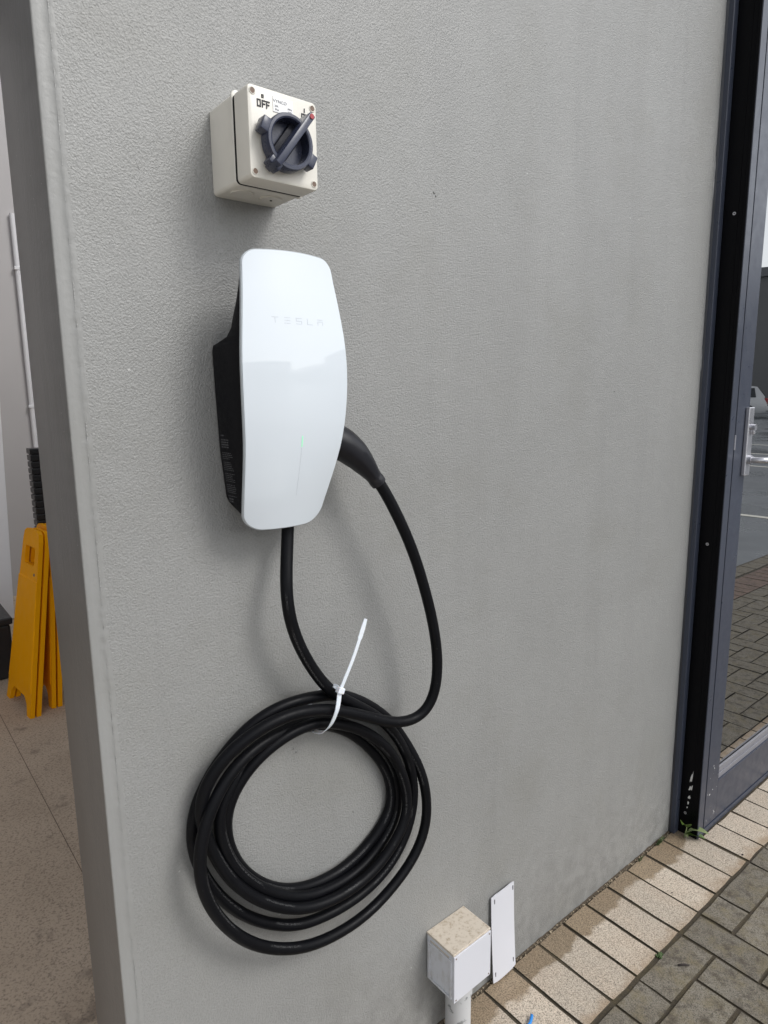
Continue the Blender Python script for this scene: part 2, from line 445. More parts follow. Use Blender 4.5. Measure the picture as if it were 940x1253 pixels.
G = .1015; JT = .0058
V = {}
for key, (lx, ly, mat) in dict(soldier=(G - JT, .206, 'paver_beige'), sold_short=(G - JT, .138, 'paver_beige'),
                               flat=(2 * G - JT, G - JT, 'paver_grey'), flat_cut=(2 * G - JT, .085 - JT, 'paver_grey'),
                               up=(G - JT, 2 * G - JT, 'paver_grey'), up_cut=(G - JT, G + .085 - JT, 'paver_grey'),
                               half=(G - JT, .085 - JT, 'paver_grey'), half_end=(G - JT, G - JT, 'paver_grey'),
                               red=(G - JT, .201, 'paver_red'), edge=(2 * G - JT, .118, 'paver_grey')).items():
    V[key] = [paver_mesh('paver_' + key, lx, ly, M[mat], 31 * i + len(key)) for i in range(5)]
rp = random.Random(11)
far = {}                                                    # pavers too far away to pick apart, joined by material
def lay(key, x, y):
    if x < .32: return
    z = rp.uniform(-.0016, .0012); rot = Matrix.Rotation(R(rp.uniform(-.5, .5)), 4, 'Z') @ Matrix.Rotation(R(rp.uniform(-.35, .35)), 4, 'X')
    me = V[key][rp.randrange(5)]
    mw = Matrix.Translation((x + rp.uniform(-.0008, .0008), y + rp.uniform(-.0008, .0008), z)) @ rot
    if .36 < x < 2.62 and y > -.95:
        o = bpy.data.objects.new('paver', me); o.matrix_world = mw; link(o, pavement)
    else:
        far.setdefault(me.materials[0].name, []).append((me, mw))
X0 = 1.078                                                  # one joint of the border course
for k in range(-40, 80):
    xc = X0 + G * (k + .5)
    if 1.665 < xc - .02 < 2.72: lay('sold_short', xc, -.082 - .069)
    else: lay('soldier', xc, -.0085 - .103)
    lay('red', xc, -1.117)
YT = -.2205
rows = 8
def ybot(j): return YT - .085 - G * j                       # bottom of row j
for j in range(rows):
    for k in range(-44, 84):
        m = (k + j) % 4
        xl = X0 + G * k - .004
        if m == 0:                                          # lies along the wall
            lay('flat_cut' if j == 0 else 'flat', xl + G, ybot(j) + (.085 if j == 0 else G) / 2)
        elif m == 2:                                        # points at the wall, spans two rows
            if j == rows - 1: lay('half_end', xl + G / 2, ybot(j) + G / 2)
            elif j == 0: lay('up_cut', xl + G / 2, ybot(1) + (G + .085) / 2)
            else: lay('up', xl + G / 2, ybot(j + 1) + G)
        elif m == 3 and j == 0:
            lay('half', xl + G / 2, ybot(0) + .0425)
for k in range(-20, 42): lay('edge', X0 + 2 * G * (k + .5), -1.297)
for mn, lst in far.items():
    bm = bmesh.new()
    for me, mw in lst:
        n0 = len(bm.verts); bm.from_mesh(me); bm.verts.ensure_lookup_table()
        for v in bm.verts[n0:]: v.co = mw @ v.co
    tag(obj('distant_pavers', bm, [bpy.data.materials[mn], M['bedding_and_edge']], pavement, world=False), kind='stuff')

# unseen concrete apron, added to bounce light onto left-facing sides
tag(obj('bounce_apron', newbox(-12, .1995, -8, -.0005, -.10, .0015), M['bounce_concrete']), kind='structure')
# inside the opening
bm = bmesh.new()
vs = [bm.verts.new(p) for p in ((-3.2, 0.0, .002), (9, 0.0, .002), (9, 9, .002), (-3.2, 9, .002))]; bm.faces.new(vs)
floor = tag(obj('interior_floor', bm, M['concrete']), kind='structure')
bm = bmesh.new(); box(bm, .1685, .1707, 1.0, 4.2, .0015, .0026); box(bm, -.9, 1.2, 2.955, 2.957, .0015, .0026)
obj('floor_joint', bm, M['joint'], floor)
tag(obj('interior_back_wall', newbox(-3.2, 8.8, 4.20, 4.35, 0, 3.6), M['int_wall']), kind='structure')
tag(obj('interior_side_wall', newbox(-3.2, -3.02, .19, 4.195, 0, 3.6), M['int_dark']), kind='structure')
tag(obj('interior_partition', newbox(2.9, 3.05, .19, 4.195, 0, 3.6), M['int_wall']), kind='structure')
bm = bmesh.new()                                             # ceiling and roof rims round an unseen opening, added to light the interior
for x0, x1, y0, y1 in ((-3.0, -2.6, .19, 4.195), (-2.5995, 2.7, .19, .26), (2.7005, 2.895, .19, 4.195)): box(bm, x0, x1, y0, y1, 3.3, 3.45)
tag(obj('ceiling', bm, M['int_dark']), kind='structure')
bm = bmesh.new()
box(bm, 2.76, 12, 0, .185, 0, 4.2); box(bm, 1.6375, 2.7595, 0, .185, 2.62, 4.2); box(bm, -3.0, -.0005, 0, .185, 2.9, 4.2)
box(bm, -9, -3.0005, 0, .185, 0, 4.2)
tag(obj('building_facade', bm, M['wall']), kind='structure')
bm = bmesh.new()  # roof left open above the interior to let the added skylight in
for x0, x1, y0, y1 in ((-9, -2.6, -.06, 9), (-2.5995, 2.7, -.06, .26), (-2.5995, 2.7, 4.25, 9), (2.7005, 12, -.06, 9)): box(bm, x0, x1, y0, y1, 4.203, 4.4)
tag(obj('roof', bm, M['roof']), kind='structure')

# ================================================================ THE GREY RENDERED WALL
wall = thing('rendered_wall', 'grey painted textured render wall with a smooth corner, carrying the charger', 'wall', (0, 0, 0))
bm = bmesh.new(); box(bm, .0185, 1.637, 0, .184, 0, 4.2)
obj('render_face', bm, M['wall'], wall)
bm = bmesh.new(); prev = None
NZ = 700
for i in range(NZ + 1):
    z = 2.6 * i / NZ if i < NZ else 4.2
    j = .0022 * noise.noise(Vector((3.1, 0, z * 9))) + .0011 * noise.noise(Vector((7, 2, z * 60)))
    h = .0016 * max(0, noise.noise(Vector((1.7, 5, z * 26))) + .15) + .0007 * noise.noise(Vector((4, 1, z * 130)))
    e = .0007 * noise.noise(Vector((9, 3, z * 45))) + .0004 * noise.noise(Vector((2, 3, z * 160)))
    inn = .185 + .0016 * noise.noise(Vector((5, 8, z * 18))) - .002 * max(0, noise.noise(Vector((8, 8, z * 50))) - .25)
    e2 = .00035 * noise.noise(Vector((6, 1, z * 210)))
    e2 = .0005 * noise.noise(Vector((6, 1, z * 190))); e3 = .0007 * noise.noise(Vector((3, 6, z * 95)))
    prof = [(.02, inn), (.0016, inn), (.0002, inn - .002), (0, .10), (0, .0030), (.0005 + e * .5, .0012), (.0018 + e, .0006),
            (.009, .0013 + .10 * h), (.0145 + j, .0020 + .2 * h + e2), (.0178 + j + e3, .0007 - .5 * h + e2 + e3), (.0205 + j, -.0006 - .6 * h + e3), (.0268 + j, .0004)]
    row = [bm.verts.new((x, y, z)) for x, y in prof]
    if prev:
        for a in range(len(row) - 1):
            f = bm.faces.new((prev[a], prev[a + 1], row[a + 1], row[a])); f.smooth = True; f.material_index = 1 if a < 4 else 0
    prev = row
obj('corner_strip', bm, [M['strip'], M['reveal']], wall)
# chips where the paint broke away beside the door frame
rc = random.Random(5)
for z0, z1, wd in ((1.83, 1.99, .006), (1.70, 1.78, .004), (1.38, 1.50, .005), (1.22, 1.27, .003), (1.16, 1.19, .003), (2.06, 2.12, .003)):
    bm = bmesh.new(); n = 12; A = []; B = []
    for i in range(n + 1):
        z = z0 + (z1 - z0) * i / n; ww = wd * math.sin(math.pi * i / n) * rc.uniform(.45, 1) + .0004
        A.append(bm.verts.new((1.6378, -.0006, z))); B.append(bm.verts.new((1.6378 - ww, -.0006, z)))
    C = [bm.verts.new((v.co.x, .001, v.co.z)) for v in A]; 
    for i in range(n):
        bm.faces.new((A[i], A[i + 1], B[i + 1], B[i])); bm.faces.new((A[i], C[i], C[i + 1], A[i + 1]))
    obj('paint_chip', bm, M['chip'], wall)
# small pits and specks that stand on the render
for x, z, r in ((.62, 1.70, .0022), (.624, 1.695, .0016), (.30, .78, .0018), (.305, .772, .0022), (.42, .61, .002), (.88, .16, .002), (1.21, 1.36, .0016)):
    bm = bmesh.new(); bmesh.ops.create_icosphere(bm, subdivisions=1, radius=r, matrix=Matrix.Translation((x, -.0006, z)) @ Matrix.Diagonal((1, .5, 1.3, 1)))
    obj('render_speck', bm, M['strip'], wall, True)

for pts in (((.104, 1.655), (.1065, 1.647), (.1095, 1.639)), ((.30, .965), (.3015, .958)), ((1.28, .30), (1.285, .292))):
    bm = bmesh.new(); tube(bm, [(x, .0002, z) for x, z in pts], .0005, 6); obj('scratch', bm, M['strip'], wall)
# ================================================================ SWITCH
sw = thing('isolator_switch', 'cream weatherproof switch box with dark blue rotary knob above the charger', 'switch', (.256, 0, 1.674))
def rbox(x0, x1, y0, y1, z0, z1, rc, re):
    """box with corner radius rc seen from the front and edge radius re"""
    bm = bmesh.new(); pts = []
    for cx, cz, a0 in ((x1 - rc, z1 - rc, 0), (x0 + rc, z1 - rc, 90), (x0 + rc, z0 + rc, 180), (x1 - rc, z0 + rc, 270)):
        for i in range(6):
            a = R(a0 + 18 * i); pts.append((cx + rc * math.cos(a), cz + rc * math.sin(a)))
    cx, cz = (x0 + x1) / 2, (z0 + z1) / 2
    rings = []
    for y, ins in ((y1, 0), (y0 + re, 0), (y0 + re * .3, re * .3), (y0, re)):
        rings.append([bm.verts.new((x - math.copysign(ins, x - cx), y, z - math.copysign(ins, z - cz))) for x, z in pts])
    n = len(pts)
    for P, Q in zip(rings, rings[1:]):
        for k in range(n): bm.faces.new((P[k], P[(k + 1) % n], Q[(k + 1) % n], Q[k]))
    bm.faces.new(rings[-1]); bm.faces.new(rings[0][::-1])
    return bm
base = shade_auto(obj('base_box', rbox(.2085, .3055, -.066, -.0008, 1.6245, 1.7325, .006, .0015), M['lid'], sw))
shade_auto(obj('gasket', rbox(.2074, .3056, -.0765, -.064, 1.6238, 1.7288, .006, .0005), M['seam'], sw))
shade_auto(obj('base_flange', rbox(.2062, .3078, -.0685, -.0655, 1.6222, 1.7348, .007, .001), M['lid'], base))
lid = shade_auto(obj('lid', rbox(.2068, .3062, -.108, -.0745, 1.6232, 1.7292, .0055, .0022), M['lid'], sw))
for x, z in ((.2135, 1.7215), (.2995, 1.7215), (.2135, 1.6305), (.2995, 1.6305)):
    bm = bmesh.new(); cyl(bm, (x, -.1077, z), (0, -1, 0), .0036, .0008, 20)
    s_ = obj('screw', bm, M['rust'], lid)
    bm = bmesh.new(); tube(bm, [(x + .0038 * math.cos(a), -.1083, z + .0038 * math.sin(a)) for a in (R(20 * i) for i in range(19))], .0006, 6, cap=False)
    obj('screw_recess', bm, M['lid'], lid)
for x, y in ((.232, -.036), (.276, -.036)):
    bm = bmesh.new(); cyl(bm, (x, y, 1.6247), (0, 0, -1), .0155, .0022, 32)
    shade_auto(obj('knockout', bm, M['lid'], base))
bm = bmesh.new(); cyl(bm, (.276, -.036, 1.6226), (0, 0, -1), .0016, .0008, 10); obj('knockout_screw', bm, M['seam'], base)
# rotary knob
kx, kz = .2535, 1.667
knob = bmesh.new(); n = 56
prof = [(.0275, -.1082), (.0275, -.1115), (.0325, -.1118), (.0330, -.1270), (.0318, -.1290), (.0285, -.1293), (.0268, -.1283), (.0262, -.1120), (.0, -.1112)]
rings = []
for r, y in prof[:-1]:
    rings.append([knob.verts.new((kx + r * math.cos(2 * math.pi * k / n), y, kz + r * math.sin(2 * math.pi * k / n))) for k in range(n)])
for P, Q in zip(rings, rings[1:]):
    for k in range(n): knob.faces.new((P[k], P[(k + 1) % n], Q[(k + 1) % n], Q[k]))
knob.faces.new(rings[-1])
knob_o = shade_auto(obj('knob', knob, M['knob'], sw))
def lug(ang, r0, r1, hw, y0, y1, mat='knob', name='lug', bev=.0015):
    bm = bmesh.new(); box(bm, r0, r1, y0, y1, -hw, hw, bev)
    bmesh.ops.transform(bm, matrix=Matrix.Translation((kx, 0, kz)) @ Matrix.Rotation(-R(ang), 4, 'Y'), verts=bm.verts[:])
    return shade_auto(obj(name, bm, M[mat], knob_o))
lug(158, .029, .0415, .0085, -.1285, -.1120)
lug(-27, .029, .0405, .0085, -.1285, -.1120)
lug(232, .029, .0405, .0088, -.1285, -.1120)
BA = 52
lug(BA, -.0415, .0425, .0042, -.1405, -.1105, 'knob', 'grip_bar', .0012)
lug(BA, -.0255, .0255, .0105, -.1190, -.1108, 'knob_dark', 'grip_base', .001)
bm = bmesh.new(); cyl(bm, (kx + .0385 * math.cos(R(BA)), -.1403, kz + .0385 * math.sin(R(BA))), (0, -1, 0), .0030, .0012, 16)
obj('red_dot', bm, M['red'], knob_o)
bm = bmesh.new(); box(bm, .2415, .2705, -.1088, -.1078, 1.7045, 1.7222, .0003, 1); lab = obj('rating_label', bm, M['white_label'], lid)
text('label_print', 'VYNCO', .0048, M['grey_print'], lab, (.2515, -.1089, 1.7170), sx=1.15)
text('label_print', '20A', .0032, M['grey_print'], lab, (.2462, -.1089, 1.7115))
text('label_print', '50Hz', .0030, M['grey_print'], lab, (.2655, -.1089, 1.7118))
text('label_print', '500V', .0030, M['grey_print'], lab, (.2655, -.1089, 1.7080))
text('label_print', 'IP66', .0030, M['grey_print'], lab, (.2468, -.1089, 1.7075))
def strokes(name, segs, x, z, h, w_, t_, mat, parent, y=-.1082, d=.0006):
    bm = bmesh.new()
    for (x0, z0, x1, z1) in segs:
        a = x + x0 * w_; b = x + x1 * w_; c = z + z0 * h; e = z + z1 * h
        box(bm, min(a, b) - t_ / 2, max(a, b) + t_ / 2, y - d, y + d * .4, min(c, e) - t_ / 2, max(c, e) + t_ / 2)
        y -= .00004
    return obj(name, bm, M[mat], parent)
LO = [(0, 0, 0, 1), (1, 0, 1, 1), (0, 0, 1, 0), (0, 1, 1, 1)]
LF = [(0, 0, 0, 1), (0, 1, 1, 1), (0, .5, .8, .5)]
LN = [(0, 0, 0, 1), (1, 0, 1, 1), (.35, .45, .35, .85), (.65, .15, .65, .55)]
for segs, x in ((LO, .2200), (LF, .2268), (LF, .2327)): strokes('lettering', segs, x, 1.7062, .0072, .0040, .0013, 'print', lid)
strokes('lettering', LO, .2262, 1.7170, .0028, .0022, .0009, 'print', lid)
strokes('lettering', [(0, 0, 0, 1)], .2875, 1.7145, .0036, .002, .0012, 'print', lid)
strokes('lettering', LO, .2835, 1.7050, .0068, .0036, .0012, 'print', lid)
strokes('lettering', LN, .2893, 1.7050, .0068, .0036, .0012, 'print', lid)

# ================================================================ WALL CHARGER
chg = thing('wall_charger', 'white glass fronted car charger with black body on the grey wall', 'charger', (.268, 0, 1.36))
XC = .2682
def lerp_tab(tab, z):
    if z >= tab[0][0]: return tab[0][1]
    for (a, va), (b, vb) in zip(tab, tab[1:]):
        if z >= b: 
            t = (z - b) / (a - b); return vb + (va - vb) * t
    return tab[-1][1]
def smooth_tab(tab, z, d=.006): return sum(lerp_tab(tab, z + d * k) for k in (-2, -1, 0, 1, 2)) / 5
YE = [(1.56, -.086), (1.52, -.0905), (1.48, -.0955), (1.43, -.0995), (1.385, -.101), (1.34, -.0985), (1.30, -.0925), (1.265, -.0845), (1.23, -.0745), (1.19, -.0612), (1.15, -.047)]
def xc(z):
    t = max(0.0, min(1.0, (1.31 - z) / .12)); return XC - .0060 * t * t * (3 - 2 * t) - .002 * max(0.0, min(1.0, (z - 1.44) / .08))
HW = [(1.56, .0665), (1.51, .0712), (1.47, .0765), (1.44, .0805), (1.41, .0832), (1.38, .0838), (1.34, .0828), (1.30, .0798), (1.27, .0765), (1.23, .0712), (1.20, .0668), (1.15, .060)]
def y_edge(z): return smooth_tab(YE, z, .009)
def hw_(z): return smooth_tab(HW, z, .009)
def y_front(x, z):
    u = max(-1.15, min(1.15, (x - xc(z)) / hw_(z))); return y_edge(z) - .0095 * (1 - u * u)
def half_profile(ins=0.0):
    zt, zb = 1.5450 - ins, 1.1690 + ins
    rt_, rb_ = .017 - ins * .5, .024 - ins * .5
    zs = []
    for i in range(15): zs.append(zt - rt_ * (1 - math.cos(R(90) * i / 14)))
    for i in range(1, 60): zs.append(zt - rt_ - (zt - rt_ - zb - rb_) * i / 60)
    for i in range(15): zs.append(zb + rb_ * (1 - math.sin(R(90) * i / 14)))
    out = []
    for z in zs:
        h = hw_(z) - ins
        if z > zt - rt_:
            t = min(1, (z - (zt - rt_)) / rt_); h -= rt_ * 1.05 * (1 - math.sqrt(max(0, 1 - t * t)))
        if z < zb + rb_:
            t = min(1, ((zb + rb_) - z) / rb_); h -= rb_ * 1.15 * (1 - math.sqrt(max(0, 1 - t ** 2)))
        # the top and bottom edges are slightly bowed
        out.append((h, z))
    return out
def bow(x, z):
    u = (x - XC) / .07
    if z > 1.4: return z - .004 * u * u * max(0, (z - 1.49) / .056) if z > 1.49 else z
    return z + .0035 * u * u * max(0, (1.215 - z) / .05) if z < 1.215 else z
def shell(ins, dy0, dy1, mat, name, parent, NU=24):
    """solid sheet following the bowed front, from dy0 (front) to dy1 (back)"""
    prof = half_profile(ins); bm = bmesh.new(); grids = []
    for dy in (dy0, dy1):
        g = []
        for h, z in prof:
            g.append([bm.verts.new((xc(z) + h * u, y_front(xc(z) + h * u, z) + dy, bow(xc(z) + h * u, z)))
                      for u in (math.sin(R(90) * (2 * k / NU - 1)) for k in range(NU + 1))])
        grids.append(g)
    F, B = grids; m = len(prof)
    for i in range(m - 1):
        for k in range(NU):
            bm.faces.new((F[i][k], F[i][k + 1], F[i + 1][k + 1], F[i + 1][k]))
            bm.faces.new((B[i][k], B[i + 1][k], B[i + 1][k + 1], B[i][k + 1]))
        bm.faces.new((F[i][0], F[i + 1][0], B[i + 1][0], B[i][0]))
        bm.faces.new((F[i][NU], B[i][NU], B[i + 1][NU], F[i + 1][NU]))
    for k in range(NU):
        bm.faces.new((F[0][k], B[0][k], B[0][k + 1], F[0][k + 1]))
        bm.faces.new((F[-1][k], F[-1][k + 1], B[-1][k + 1], B[-1][k]))
    return shade_auto(obj(name, bm, mat, parent), 40)
face = shell(.0012, -.0022, .002, M['glass_white'], 'glass_front', chg)
shell(0.0, -.0008, .0032, M['rim'], 'glass_edge', chg)

# black body behind the glass
YB = [(1.545, -.078), (1.5194, -.0815), (1.4754, -.0725), (1.4466, -.0610), (1.4356, -.0465), (1.4300, -.020), (1.4270, -.0045), (1.4205, -.0006), (1.30, -.0006), (1.2144, -.0006), (1.2072, -.006), (1.196, -.030), (1.186, -.042), (1.178, -.044)]
WB = [(1.545, .030), (1.536, .048), (1.528, .0655), (1.5, .0725), (1.45, .0762), (1.42, .0762), (1.36, .0750), (1.28, .0725), (1.21, .0660), (1.195, .0635), (1.178, .045)]
bm = bmesh.new(); rows_ = []
zs = sorted(set([a for a, _ in YB + WB] + [1.545 - .0122 * i for i in range(31)]), reverse=True)
for z in zs:
    yb = lerp_tab(YB, z); hw2 = min(lerp_tab(WB, z), hw_(z) - .0018)
    pr = []
    rad = min(.006, hw2 * .3)
    yf = y_edge(z) + .0042
    if yb - yf < .004: yb = yf + .004
    rr_ = min(rad, (yb - yf) * .45)
    for sx in (1, -1):
        corner = [(hw2 - rr_ + rr_ * math.sin(R(30 * a)), yb - rr_ + rr_ * math.cos(R(30 * a))) for a in range(4)]
        frontc = [(hw2, yf + .001), (hw2 - .002, yf - .0008)]
        seq = corner + frontc
        if sx < 0: seq = seq[::-1]
        pr += [(sx * x, y) for x, y in seq]
    rows_.append([bm.verts.new((XC - .0005 + x, y, z)) for x, y in pr])
m = len(rows_[0])
for P, Q in zip(rows_, rows_[1:]):
    for k in range(m): bm.faces.new((P[k], P[(k + 1) % m], Q[(k + 1) % m], Q[k]))
bm.faces.new(rows_[0]); bm.faces.new(rows_[-1][::-1])
body = shade_auto(obj('charger_body', bm, M['body'], chg), 50)
# lettering on the glass: T, E of three bars, S, L, A without its cross stroke
def glyph(segs, xc, wd, zb, h):
    bm = bmesh.new()
    for x0, z0, x1, z1 in segs:
        a = xc + (x0 - .5) * wd; b = xc + (x1 - .5) * wd; c = zb + z0 * h; e = zb + z1 * h; t = .00075
        xa, xb, za, ze = min(a, b) - t / 2, max(a, b) + t / 2, min(c, e) - t / 2, max(c, e) + t / 2
        n_ = 4
        for q in range(n_):
            u0 = xa + (xb - xa) * q / n_; u1 = xa + (xb - xa) * (q + 1) / n_
            vs = [bm.verts.new((u, y_front(u, zz) - .0022 - dd, zz)) for dd in (.00016, -.0005) for u, zz in ((u0, za), (u1, za), (u1, ze), (u0, ze))]
            bm.faces.new(vs[:4]); bm.faces.new(vs[4:][::-1])
            for a_, b_ in ((0, 1), (1, 2), (2, 3), (3, 0)): bm.faces.new((vs[a_], vs[b_], vs[4 + b_], vs[4 + a_]))
    return obj('lettering', bm, M['faint'], face)
GL = dict(T=[(0, 1, 1, 1), (.5, 0, .5, .86)], E=[(0, 0, 1, 0), (0, .5, 1, .5), (0, 1, 1, 1)],
          S=[(0, 1, 1, 1), (0, .5, 0, 1), (0, .5, 1, .5), (1, 0, 1, .5), (0, 0, 1, 0)], L=[(0, 0, 0, 1), (0, 0, 1, 0)],
          A=[(0, 1, 1, 1), (0, 0, 0, .62), (0, .62, 1, .62), (1, 0, 1, .62)])
for i, ch in enumerate('TESLA'): glyph(GL[ch], .2335 + .0176 * i, .0082, 1.4515, .0072)
bm = bmesh.new()
for q in range(4):
    z0 = 1.2875 + .0155 * q / 4; z1 = 1.2875 + .0155 * (q + 1) / 4
    vs = [bm.verts.new((x, y_front(x, z) - .0022 - dd, z)) for dd in (.0002, -.0006) for x, z in ((XC + .0024, z0), (XC + .0042, z0), (XC + .0042, z1), (XC + .0024, z1))]
    bm.faces.new(vs[:4]); bm.faces.new(vs[4:][::-1])
    for a_, b_ in ((0, 1), (1, 2), (2, 3), (3, 0)): bm.faces.new((vs[a_], vs[b_], vs[4 + b_], vs[4 + a_]))
obj('status_light', bm, M['led'], face)
bm = bmesh.new()
for q in range(10):
    z0 = 1.218 + .068 * q / 10; z1 = 1.218 + .068 * (q + 1) / 10
    vs = [bm.verts.new((x, y_front(x, z) - .0022 - dd, z)) for dd in (.0001, -.0006) for x, z in ((XC + .0030, z0), (XC + .0035, z0), (XC + .0035, z1), (XC + .0030, z1))]
    bm.faces.new(vs[:4]); bm.faces.new(vs[4:][::-1])
    for a_, b_ in ((0, 1), (1, 2), (2, 3), (3, 0)): bm.faces.new((vs[a_], vs[b_], vs[4 + b_], vs[4 + a_]))
obj('status_line', bm, M['faint'], face)
# fine grey print on the left flank of the body (illegible at this size: broken rules)
bm = bmesh.new(); rt2 = random.Random(3)
def flank_x(z): return XC - .0005 - min(lerp_tab(WB, z), hw_(z) - .0018) - .0001
def pline(z, y0, y1, hgt):
    y = y0
    while y > y1:
        l = rt2.uniform(.0015, .006); y2 = max(y1, y - l)
        x = flank_x(z) - .00012
        vs = [bm.verts.new(p) for p in ((x, y, z), (x, y2, z), (flank_x(z + hgt) - .00012, y2, z + hgt), (flank_x(z + hgt) - .00012, y, z + hgt))]
        bm.faces.new(vs); y = y2 - rt2.uniform(.0006, .0016)
for k in range(4): pline(1.297 - .0034 * k, -.012, -.034, .0016)
pline(1.303, -.012, -.022, .0018)
for k in range(24):
    if k % 6 != 4: pline(1.279 - .0027 * k, -.012, -.043 + rt2.uniform(0, .010), .0010)
for k in range(2): pline(1.212 - .0035 * k, -.014, -.027, .0020)
lblp = obj('flank_print', bm, M['tinyprint'], body)

# ================================================================ CABLE
PATH = [(285,-34,1169),(280,-38,1139),(273,-46,1112),(263,-58,1083),(263,-60,1045),(272,-60,1005),(290,-58,964),(316,-55,920),(344,-50,884),(371,-45,862),(400,-40,840),(437,-35,812),(473,-30,778),(500,-28,743),(523,-27,701),(540,-26,656),(545,-26,605),(540,-26,567),(535,-26,554),(521,-26,524),(495,-26,493),(460,-26,471),(419,-26,459),(373,-26,456),(327,-25,460),(286,-24,467),(252,-22,486),(213,-20,514),(182,-18,545),(158,-15,576),(139,-12,610),(124,-11,646),(114,-11,680),(112,-11,713),(115,-12,740),(123,-14,766),(136,-16,789),(153,-18,812),(174,-22,836),(197,-26,856),(225,-30,873),(259,-34,882),(294,-37,883),(332,-38,877),(330,-32,879),(367,-24,865),(398,-20,850),(433,-18,827),(466,-16,800),(501,-14,764),(525,-16,726),(545,-22,688),(560,-28,652),(569,-32,614),(572,-34,578),(569,-36,540),(566,-37,532),(554,-38,508),(533,-39,484),(502,-40,462),(462,-41,443),(417,-42,429),(367,-43,426),(320,-44,432),(278,-45,444),(230,-47,472),(189,-48,505),(158,-49,542),(135,-49,578),(118,-49,617),(108,-48,651),(106,-47,682),(110,-46,713),(117,-45,740),(126,-43,754),(141,-41,780),(164,-39,806),(193,-36,823),(228,-32,832),(264,-27,835),(302,-22,832),(344,-18,823),(339,-16,827),(385,-14,805),(429,-13,771),(468,-13,729),(497,-13,683),(513,-13,635),(515,-14,592),(505,-15,558),(492,-16,555),(471,-18,533),(447,-20,517),(420,-22,508),(386,-24,504),(348,-26,507),(311,-27,514),(292,-28,520),(256,-28,543),(223,-28,571),(194,-27,603),(173,-26,635),(159,-25,668),(151,-24,702),(148,-23,731),(151,-22,734),(160,-22,756),(176,-22,778),(196,-22,796),(224,-22,812),(255,-22,823),(291,-20,826),(336,-16,818),(341,-12,815),(380,-11,796),(420,-11,765),(454,-11,726),(483,-11,684),(500,-11,643),(504,-11,605),(496,-11,573),(482,-11,567),(462,-11,547),(431,-11,530),(393,-11,517),(355,-11,514),(319,-11,519),(302,-12,523),(265,-13,539),(234,-13,563),(203,-14,596),(182,-14,631),(169,-15,665),(164,-16,696),(163,-18,724),(166,-21,735),(175,-24,762),(192,-27,786),(215,-30,807),(243,-33,822),(276,-35,833),(308,-36,835),(332,-37,830),(319,-38,836),(349,-38,825),(385,-37,807),(422,-36,783),(456,-36,752),(485,-36,714),(506,-37,671),(518,-38,629),(518,-39,590),(509,-40,563),(500,-41,565),(484,-42,544),(458,-43,523),(428,-44,509),(392,-45,501),(351,-45,500),(312,-44,505),(283,-42,512),(246,-40,534),(211,-38,563),(181,-35,596),(159,-32,629),(145,-29,660),(134,-27,693),(125,-26,725),(119,-28,757),(122,-32,783),(132,-37,808),(148,-42,830),(168,-47,848),(192,-52,862),(219,-56,872),(250,-58,877),(283,-60,876),(317,-60,867),(317,-60,868),(350,-60,855),(385,-60,837),(418,-60,818),(451,-61,800),(485,-63,786),(512,-66,783),(535,-70,790),(549,-74,811),(553,-77,838),(556,-78,855),(555,-79,899),(543,-80,962),(526,-81,1017),(506,-81,1074),(484,-80,1126),(461,-78,1169),(442,-75,1206),(429,-72,1225),(416,-68,1243)]
raw = [Vector(p) / 1000 for p in PATH]
clean = [raw[0]]
for p in raw[1:]:
    if (p - clean[-1]).length > .014: clean.append(p)
def catmull(P, step=.005):
    out = []
    for i in range(len(P) - 1):
        p0 = P[max(0, i - 1)]; p1 = P[i]; p2 = P[i + 1]; p3 = P[min(len(P) - 1, i + 2)]
        n = max(2, int((p2 - p1).length / step))
        for k in range(n):
            t = k / n
            out.append(.5 * ((2 * p1) + (p2 - p0) * t + (2 * p0 - 5 * p1 + 4 * p2 - p3) * t * t + (3 * p1 - p0 - 3 * p2 + p3) * t ** 3))
    out.append(P[-1].copy()); return out
def resample(P, step):
    out = [P[0]]; acc = 0.0
    for a, b in zip(P, P[1:]):
        L = (b - a).length; d = step - acc
        while d <= L and L > 0:
            out.append(a.lerp(b, d / L)); d += step
        acc = (acc + L) % step if L else acc
    return out + [P[-1]]
line = resample(catmull(clean), .005)
for _ in range(64):
    line = [line[0]] + [line[i] * .5 + (line[i - 1] + line[i + 1]) * .25 for i in range(1, len(line) - 1)] + [line[-1]]
CR = .0094
cable = thing('charging_cable', 'thick black charging cable coiled in loose loops below the charger', 'cable', (.35, -.03, .66))
bm = bmesh.new(); tube(bm, line, CR, 18, uv=True)
obj('cable_coil', bm, M['cable'], cable)
bm = bmesh.new()
pc = [Vector(p) for p in ((.330, -.046, 1.302), (.352, -.054, 1.293), (.372, -.059, 1.283), (.392, -.063, 1.267), (.409, -.0655, 1.249), (.421, -.0675, 1.2345), (.4265, -.0685, 1.2275), (.4270, -.0686, 1.2268), (.4330, -.0698, 1.2190))]
rr = [.029, .0290, .0276, .0242, .0190, .0144, .0132, .0142, .0136]
pp = catmull(pc, .003); L = len(pp)
def rad_at(i):
    t = i / (L - 1); 
    d = [0.0]
    for a, b in zip(pc, pc[1:]): d.append(d[-1] + (b - a).length)
    s = t * d[-1]
    for k in range(len(d) - 1):
        if s <= d[k + 1] + 1e-9: return rr[k] + (rr[k + 1] - rr[k]) * (s - d[k]) / max(1e-9, d[k + 1] - d[k])
    return rr[-1]
pp = resample(pp, .003); L = len(pp)
tube(bm, pp, [rad_at(i) for i in range(L)], 28, squash=.92)
shade_auto(obj('plug_handle', bm, M['handle_black'], cable), 60)
bm = bmesh.new(); cyl(bm, (.2745, -.0335, 1.195), (0, 0, -1), .0112, .019, 24)
